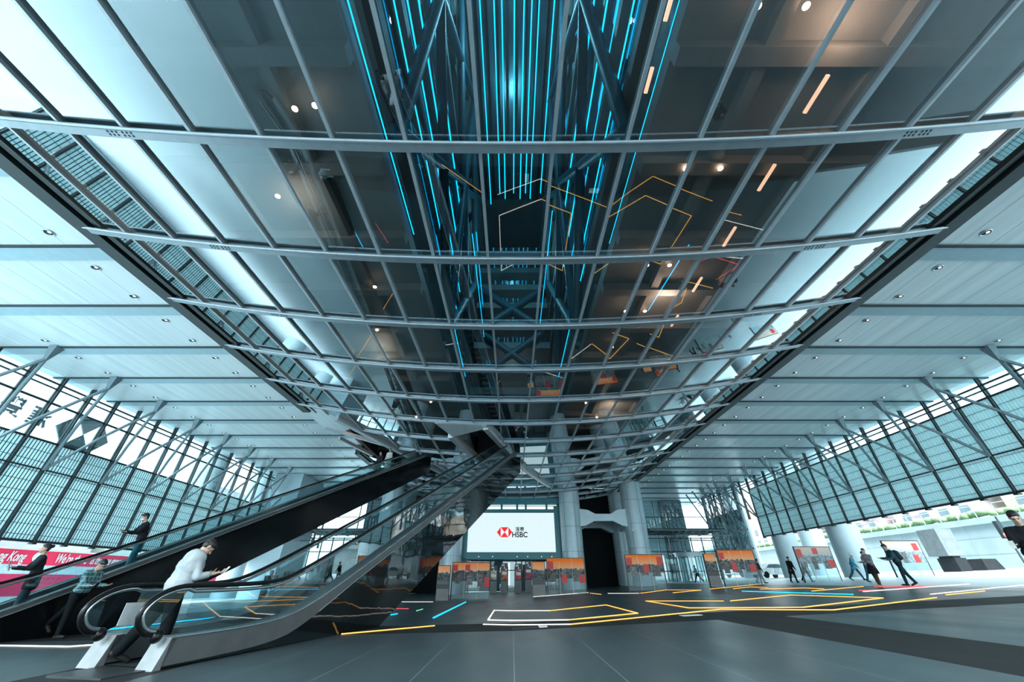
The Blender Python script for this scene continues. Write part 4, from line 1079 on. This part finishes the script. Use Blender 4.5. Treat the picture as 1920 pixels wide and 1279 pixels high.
        for q, L_ in zip((-1.5,-.5,.5,1.5), (.038,.044,.042,.034)):
            k0 = wr+fa*.054*H+across*q*.0125*H; d1 = (fa+palmn*bd).normalized(); k1 = k0+d1*L_*.5*H; d2 = (fa+palmn*bd*2.6).normalized(); k2 = k1+d2*L_*.5*H
            b.cap(k0, k1, .0055*H, .005*H, 8); b.cap(k1, k2, .005*H, .0042*H, 8)
        th0 = wr+fa*.014*H-across*.016*H; th1 = th0+(fa*.7-across*.7+palmn*.3).normalized()*.022*H; th2 = th1+(fa+palmn*.5).normalized()*.02*H
        b.cap(th0, th1, .0075*H, .0062*H, 8); b.cap(th1, th2, .006*H, .005*H, 8)
        hands.append((wr, fa, palmn))
        if sleeves == 'long': t.cap(sh_, el_, .041*H, .034*H); t.cap(el_, wr-fa*.006*H, .033*H, .026*H)
        elif sleeves == 'rolled': t.cap(sh_, el_, .043*H, .036*H); t.cap(el_, el_.lerp(wr,.55), .035*H, .031*H)
        else: t.cap(sh_, sh_.lerp(el_,.7), .041*H, .040*H)
    if coat:
        for s in (-1,1):
            a = (legL if s < 0 else legR)[0]; th = r(a)*.7
            t.cap(P_(.03,0,s*.03), hipc+Vector((s*.045*H, math.sin(th)*coat*H, -math.cos(th)*coat*H)), .070*H, .078*H)
            t.cap(P_(.03,-.02,0), hipc+Vector((0, -.03*H, -coat*H)), .070*H, .07*H)
    p = MB(); shl = []
    for g_ in ('b','p'):
        mb_ = b if g_ == 'b' else p; e = (FB-1)*.04*H+(0 if g_ == 'b' else .010*H)
        mb_.cap(hipc+Vector((-.038*H,0,.02*H)), hipc+Vector((.038*H,0,.02*H)), .060*H+e, None, 14)
        for h, k, an, s_ in (LL, RL):
            mb_.cap(h+off, k+off, .050*H+e, .034*H+e, 14); mb_.cap(k+off, an+off-(an-k)*(.03 if g_ == 'p' else 0), .034*H+e*.9, .023*H+e*1.1, 14)
        
    for h, k, an, s_ in (LL, RL):
        hl, to = foot(s_, an+off); sh = MB(); shl.append(sh)
        sh.cap(hl, to, .027*H, .020*H, 10); sh.cap(an+off, hl+(to-hl)*.25, .026*H, .026*H, 10)
        b.cap(hl, to, .018*H, .015*H, 10)
    B = remesh(b, 'body', skin, root, vox)
    if top is not None: remesh(t, 'top', topmat or cm(top), root, vox, 4)
    if skirt:
        sk = MB(); n_ = 24; rings = []; L_ = skirt[1]
        for q in range(7):
            f_ = q/6; z = hipc.z+.06*H-f_*L_*H; rr = (.085+.06*f_)*H
            rings.append([(rr*math.cos(2*PI*k/n_)*(1+.05*math.sin(5*k)), rr*1.0*math.sin(2*PI*k/n_)+f_*.02, z) for k in range(n_)])
        sk.add([v for R in rings for v in R], [(i*n_+k, i*n_+(k+1)%n_, (i+1)*n_+(k+1)%n_, (i+1)*n_+k) for i in range(6) for k in range(n_)]+[tuple(range(n_)), tuple(6*n_+k for k in range(n_-1,-1,-1))], True)
        remesh(sk, 'skirt', cm(skirt[0]), root, vox, 2)
        if skirt[1] < .4: remesh(p, 'trousers', cm(bot), root, vox)
    else: remesh(p, 'trousers', cm(bot), root, vox)
    for sh in shl: remesh(sh, 'shoe', cm(shoe, .5), root, vox*.8, 2)
    hm_ = hairmat or hairm
    h = MB()
    h.ell(hp(0,-.012,.026), (.050*H,.058*H,.052*H), HM); h.ell(hp(0,-.026,.004), (.047*H,.040*H,.045*H), HM)
    h.ell(hp(0,.02,.052), (.036*H,.032*H,.018*H), HM)
    if hair == 'long':
        for x in (-.032,-.012,.012,.032): h.cap(hp(x,-.03,.01), hp(x*1.2,-.04,-.10), .020*H, .016*H)
    if hair == 'bun': h.ell(hp(0,-.07,.04), (.028*H,.028*H,.028*H), HM)
    if hair == 'pony': h.cap(hp(0,-.06,.03), hp(0,-.085,-.05), .018*H, .010*H)
    if hair == 'cap': pass
    ho = remesh(h, 'hair', hm_ if hair != 'cap' else cm((.7,.75,.76)), root, vox*.8, 2)
    if hair == 'cap': ho.name = 'cap'
    if face or vox < .012:
        e = MB()
        for s in (-1,1): e.ell(hp(s*.018,.045,.006), (.006*H,.006*H,.004*H), HM, 8, 6)
        e.build('eyes', M['black'], root)
        e = MB()
        for s in (-1,1): e.cap(hp(s*.010,.050,.017), hp(s*.027,.046,.017), .0025*H, .002*H, 6)
        e.build('eyebrows', hairm, root)
    if mask:
        e = MB(); e.ell(hp(0,.030,-.026), (.036*H,.034*H,.028*H), HM); e.build('face_mask', M['white'], root)
    return root, hands, hp, root
def world(root, p):
    return Matrix.Translation(root.location) @ Matrix.Rotation(root.rotation_euler.z, 4, 'Z') @ p
def phone(root, hand, lab, size=(.075,.15,.009), m='black', nm='phone', cat='phone', tilt=55):
    wr, fa, pn = hand; c = world(root, wr+fa*.16+pn*.012)
    o = MB().box(-size[0]/2,size[0]/2,-size[2]/2,size[2]/2,-size[1]/2,size[1]/2).build(nm, M[m])
    o.location = c; o.rotation_euler = (math.radians(tilt)-PI/2, 0, root.rotation_euler.z); tag(o, lab, cat)
    return o
YU = -math.atan2(UX, UY)      # facing up the escalator
def fl(x, y): return Vector((x, y, zf(x)))
# 1 man stepping on the nearer escalator
p = E1(.34,.72,0); p.z = -1.08
shirt = cm((.34,.38,.40), .8, 7, .16)
R_, hn, hp_, _ = person('man in white shirt and dark trousers stepping onto the nearer escalator', p, YU-.45, 1.80, 12, (-24,6), (8,6), (12,8,92,12), (14,8,88,10), (38,0), bot=(.003,.005,.006), topmat=shirt, sleeves='rolled', vox=.0095, wide=1.22, face=True, fat=1.3)
phone(R_, hn[1], 'pale phone held up by the man in the white shirt', m='white')
# 2 person in checked shirt on the floor
check = bpy.data.materials.new('checked_cloth'); check.use_nodes = True; n = check.node_tree; b = n.nodes['Principled BSDF']; (X,Y,Z), t = coords(n)
kx = ((X+Y).mod(.10)).lt(.03); kz = (Z.mod(.10)).lt(.03); c_ = kx.mx(kz).mix((.03,.10,.12),(.16,.28,.30)); n.links.new(c_, b.inputs['Base Color']); b.inputs['Roughness'].default_value = .85
a = Vector((-11.4,11.9,0))
R_, hn, _, _ = person('person in teal checked shirt leaning forward with one leg stretched back on the left paving', fl(a.x,a.y), -PI/2-.1, 1.76, 12, (-40,2), (8,4), (14,4,76), (16,4,72), (30,0), bot=(.004,.007,.009), topmat=check, vox=.012, face=True)
phone(R_, hn[1], 'dark phone held by the person in the checked shirt')
# 3 woman on farther escalator facing left
p = E2(-1.75,.42,0); p.z = S2(-1.75)-.36
R_, hn, _, _ = person('woman with tied black hair and dark jacket on the farther escalator holding a tablet', p, YU+PI-.35, 1.62, 8, (6,8), (-6,4), (26,4,70), (30,4,62), (-8,0), top=(.015,.02,.024), bot=(.03,.06,.07), hair='bun', vox=.013, coat=.11)
phone(R_, hn[0], 'black tablet held by the woman on the farther escalator', (.16,.22,.012), 'black', 'tablet', 'tablet', 70)
# 4 man on farther escalator
p = E2(.4,.42,0); p.z = S2(.4)-.36
R_, hn, _, _ = person('masked man in black hooded jacket and jeans on the farther escalator looking at his phone', p, YU+PI-.35, 1.74, 10, (8,6), (-4,4), (28,4,62), (34,4,62), (14,0), top=(.012,.014,.017), bot=(.04,.13,.17), vox=.013, mask=True)
phone(R_, hn[0], 'dark phone held by the masked man on the escalator')
# 5,6 women near the top
p = E2(13.0,.42,0); p.z = S2(13.0)-.36
person('woman in black jacket and dark trousers near the top of the farther escalator', p, YU+PI, 1.62, 2, (4,4), (-2,2), (4,6,20), (4,6,16), (0,0), top=(.02,.02,.025), bot=(.05,.07,.08), hair='long', hairmat=hairb)
p = E2(14.1,.42,0); p.z = S2(14.1)-.36
person('woman in white top and long pale skirt near the top of the farther escalator', p, YU+PI, 1.68, 2, (4,4), (-2,2), (4,8,20), (4,8,16), (0,0), top=(.55,.57,.58), skirt=((.55,.55,.55),.42), hair='long', hairmat=hairb)
# 7 dark man beyond the nearer escalator
a = at_floor(508,1140)
person('person in dark teal coat standing beyond the nearer escalator glass', fl(a.x,a.y-1.2), -1.2, 1.75, 6, (6,4), (-6,4), (10,6,30), (10,6,30), (8,0), top=(.02,.06,.07), bot=(.02,.03,.035), coat=.12)
# 8 by the revolving door
p = at_floor(1310,1092.5); 
person('person in blue top with white bag and black leggings walking by the revolving door', fl(19.3,46), .9, 1.68, 6, (26,4), (-30,14), (20,6,60), (20,6,60), (14,0), top=(.05,.28,.38), bot=(.01,.012,.015), shoe=(.6,.6,.6))
g = MB().ell((19.3+.28,46-.1,.55-.1),(.16,.2,.24)).build('shoulder_bag', M['white']); tag(g,'white bag on the person near the revolving door','bag')
# 9 woman red
a = at_floor(1466,1092.5)
R_, hn, _, _ = person('woman with long hair, red scarf and grey vest walking forward with a white plastic bag', fl(22.4,33.6), PI+.45, 1.66, 4, (18,4), (-20,16), (10,14,10), (18,8,70), (6,0), top=(.05,.055,.06), bot=(.012,.012,.015), hair='long', hairmat=hairb, coat=.10)
g = MB().ell((0,0,0),(.14,.09,.19)); q = world(R_, hn[0][0]); o = g.build('plastic_bag', M['white']); o.location = (q.x,q.y,q.z-.27); tag(o,'white plastic bag carried by the woman with the red scarf','bag')
g = MB()
for k in range(12): an = 2*PI*k/12; g.cap((.11*math.cos(an),.085*math.sin(an),1.385),(.11*math.cos(an+.52),.085*math.sin(an+.52),1.385),.035,.035,8)
g.ell((0,.06,1.33),(.12,.05,.08)); o = g.build('scarf', mat('red_scarf',(.6,.03,.04),.8,0,.2,12), R_)
# 10 behind the board
person('person in black coat with red trim half hidden behind the middle right display board', fl(21.6,34.0), PI, 1.72, 8, (14,4), (-14,12), (10,6,20), (10,6,20), (8,0), top=(.012,.014,.016), bot=(.012,.012,.015), coat=.14)
# 11 man blue jacket
R_, hn, _, _ = person('man in pale cap and blue jacket striding past the right street column', fl(24.6,31.5), PI+.5, 1.72, 10, (24,4), (-24,18), (-10,16,40), (14,10,30), (4,10), top=(.06,.24,.34), bot=(.03,.09,.12), hair='cap', coat=.06)
g = MB().ell((0,0,0),(.2,.13,.16)); o = g.build('shoulder_bag', cm((.05,.20,.32))); q = world(R_, Vector((-.28,-.12,1.0))); o.location = q; tag(o,'blue bag swinging beside the man in the blue jacket','bag')
# 12 woman and 13 man
R_, hn, _, _ = person('woman in grey patterned cardigan, black dress and brown trousers talking on the right', fl(18.0,21.9), PI-1.3, 1.64, 4, (6,4), (-8,6), (14,8,70), (16,8,70), (8,10), top=(.22,.24,.25), bot=(.10,.06,.04), shoe=(.45,.33,.08), skirt=((.015,.015,.02),.26), hair='short', hairmat=hairb, vox=.012)
R_, hn, _, _ = person('man in dark teal jacket with backpack leaning to talk on the right', fl(18.9,21.3), 1.25, 1.80, 16, (8,6), (-20,8), (18,6,60), (22,6,70), (14,0), top=(.03,.07,.085), bot=(.015,.03,.04), vox=.012)
g = MB(); g.ell((0,0,0),(.17,.13,.24)); g.cap((0,-.05,.1),(0,-.06,-.12),.10,.11); o = g.build('backpack', cm((.02,.035,.045),.7)); q = world(R_, Vector((0,-.10,1.27))); o.location = q; o.rotation_euler = (-.25,0,R_.rotation_euler.z); tag(o,'dark backpack worn by the man talking on the right','backpack')
person('person in white and blue half hidden behind the talking couple', fl(22.4,27.6), PI+.3, 1.66, 5, (14,4), (-12,10), (8,8,20), (8,8,20), (0,0), top=(.25,.30,.32), bot=(.03,.10,.14))
person('person in dark clothes behind the display board with the white car', fl(20.0,35.6), -1.7, 1.72, 5, (20,4), (-22,16), (10,8,20), (8,8,20), (0,0), top=(.05,.07,.08), bot=(.3,.34,.36))
# 15 man at right edge
R_, hn, _, _ = person('man in black zip top at the right edge holding a phone', fl(10.35,8.45), PI-.9, 1.80, 8, (12,4), (-10,8), (30,4,72), (24,6,64), (22,4), top=(.010,.011,.013), bot=(.02,.06,.08), vox=.011, face=True, wide=1.1)
phone(R_, hn[1], 'pale phone in the hand of the man at the right edge', m='white')
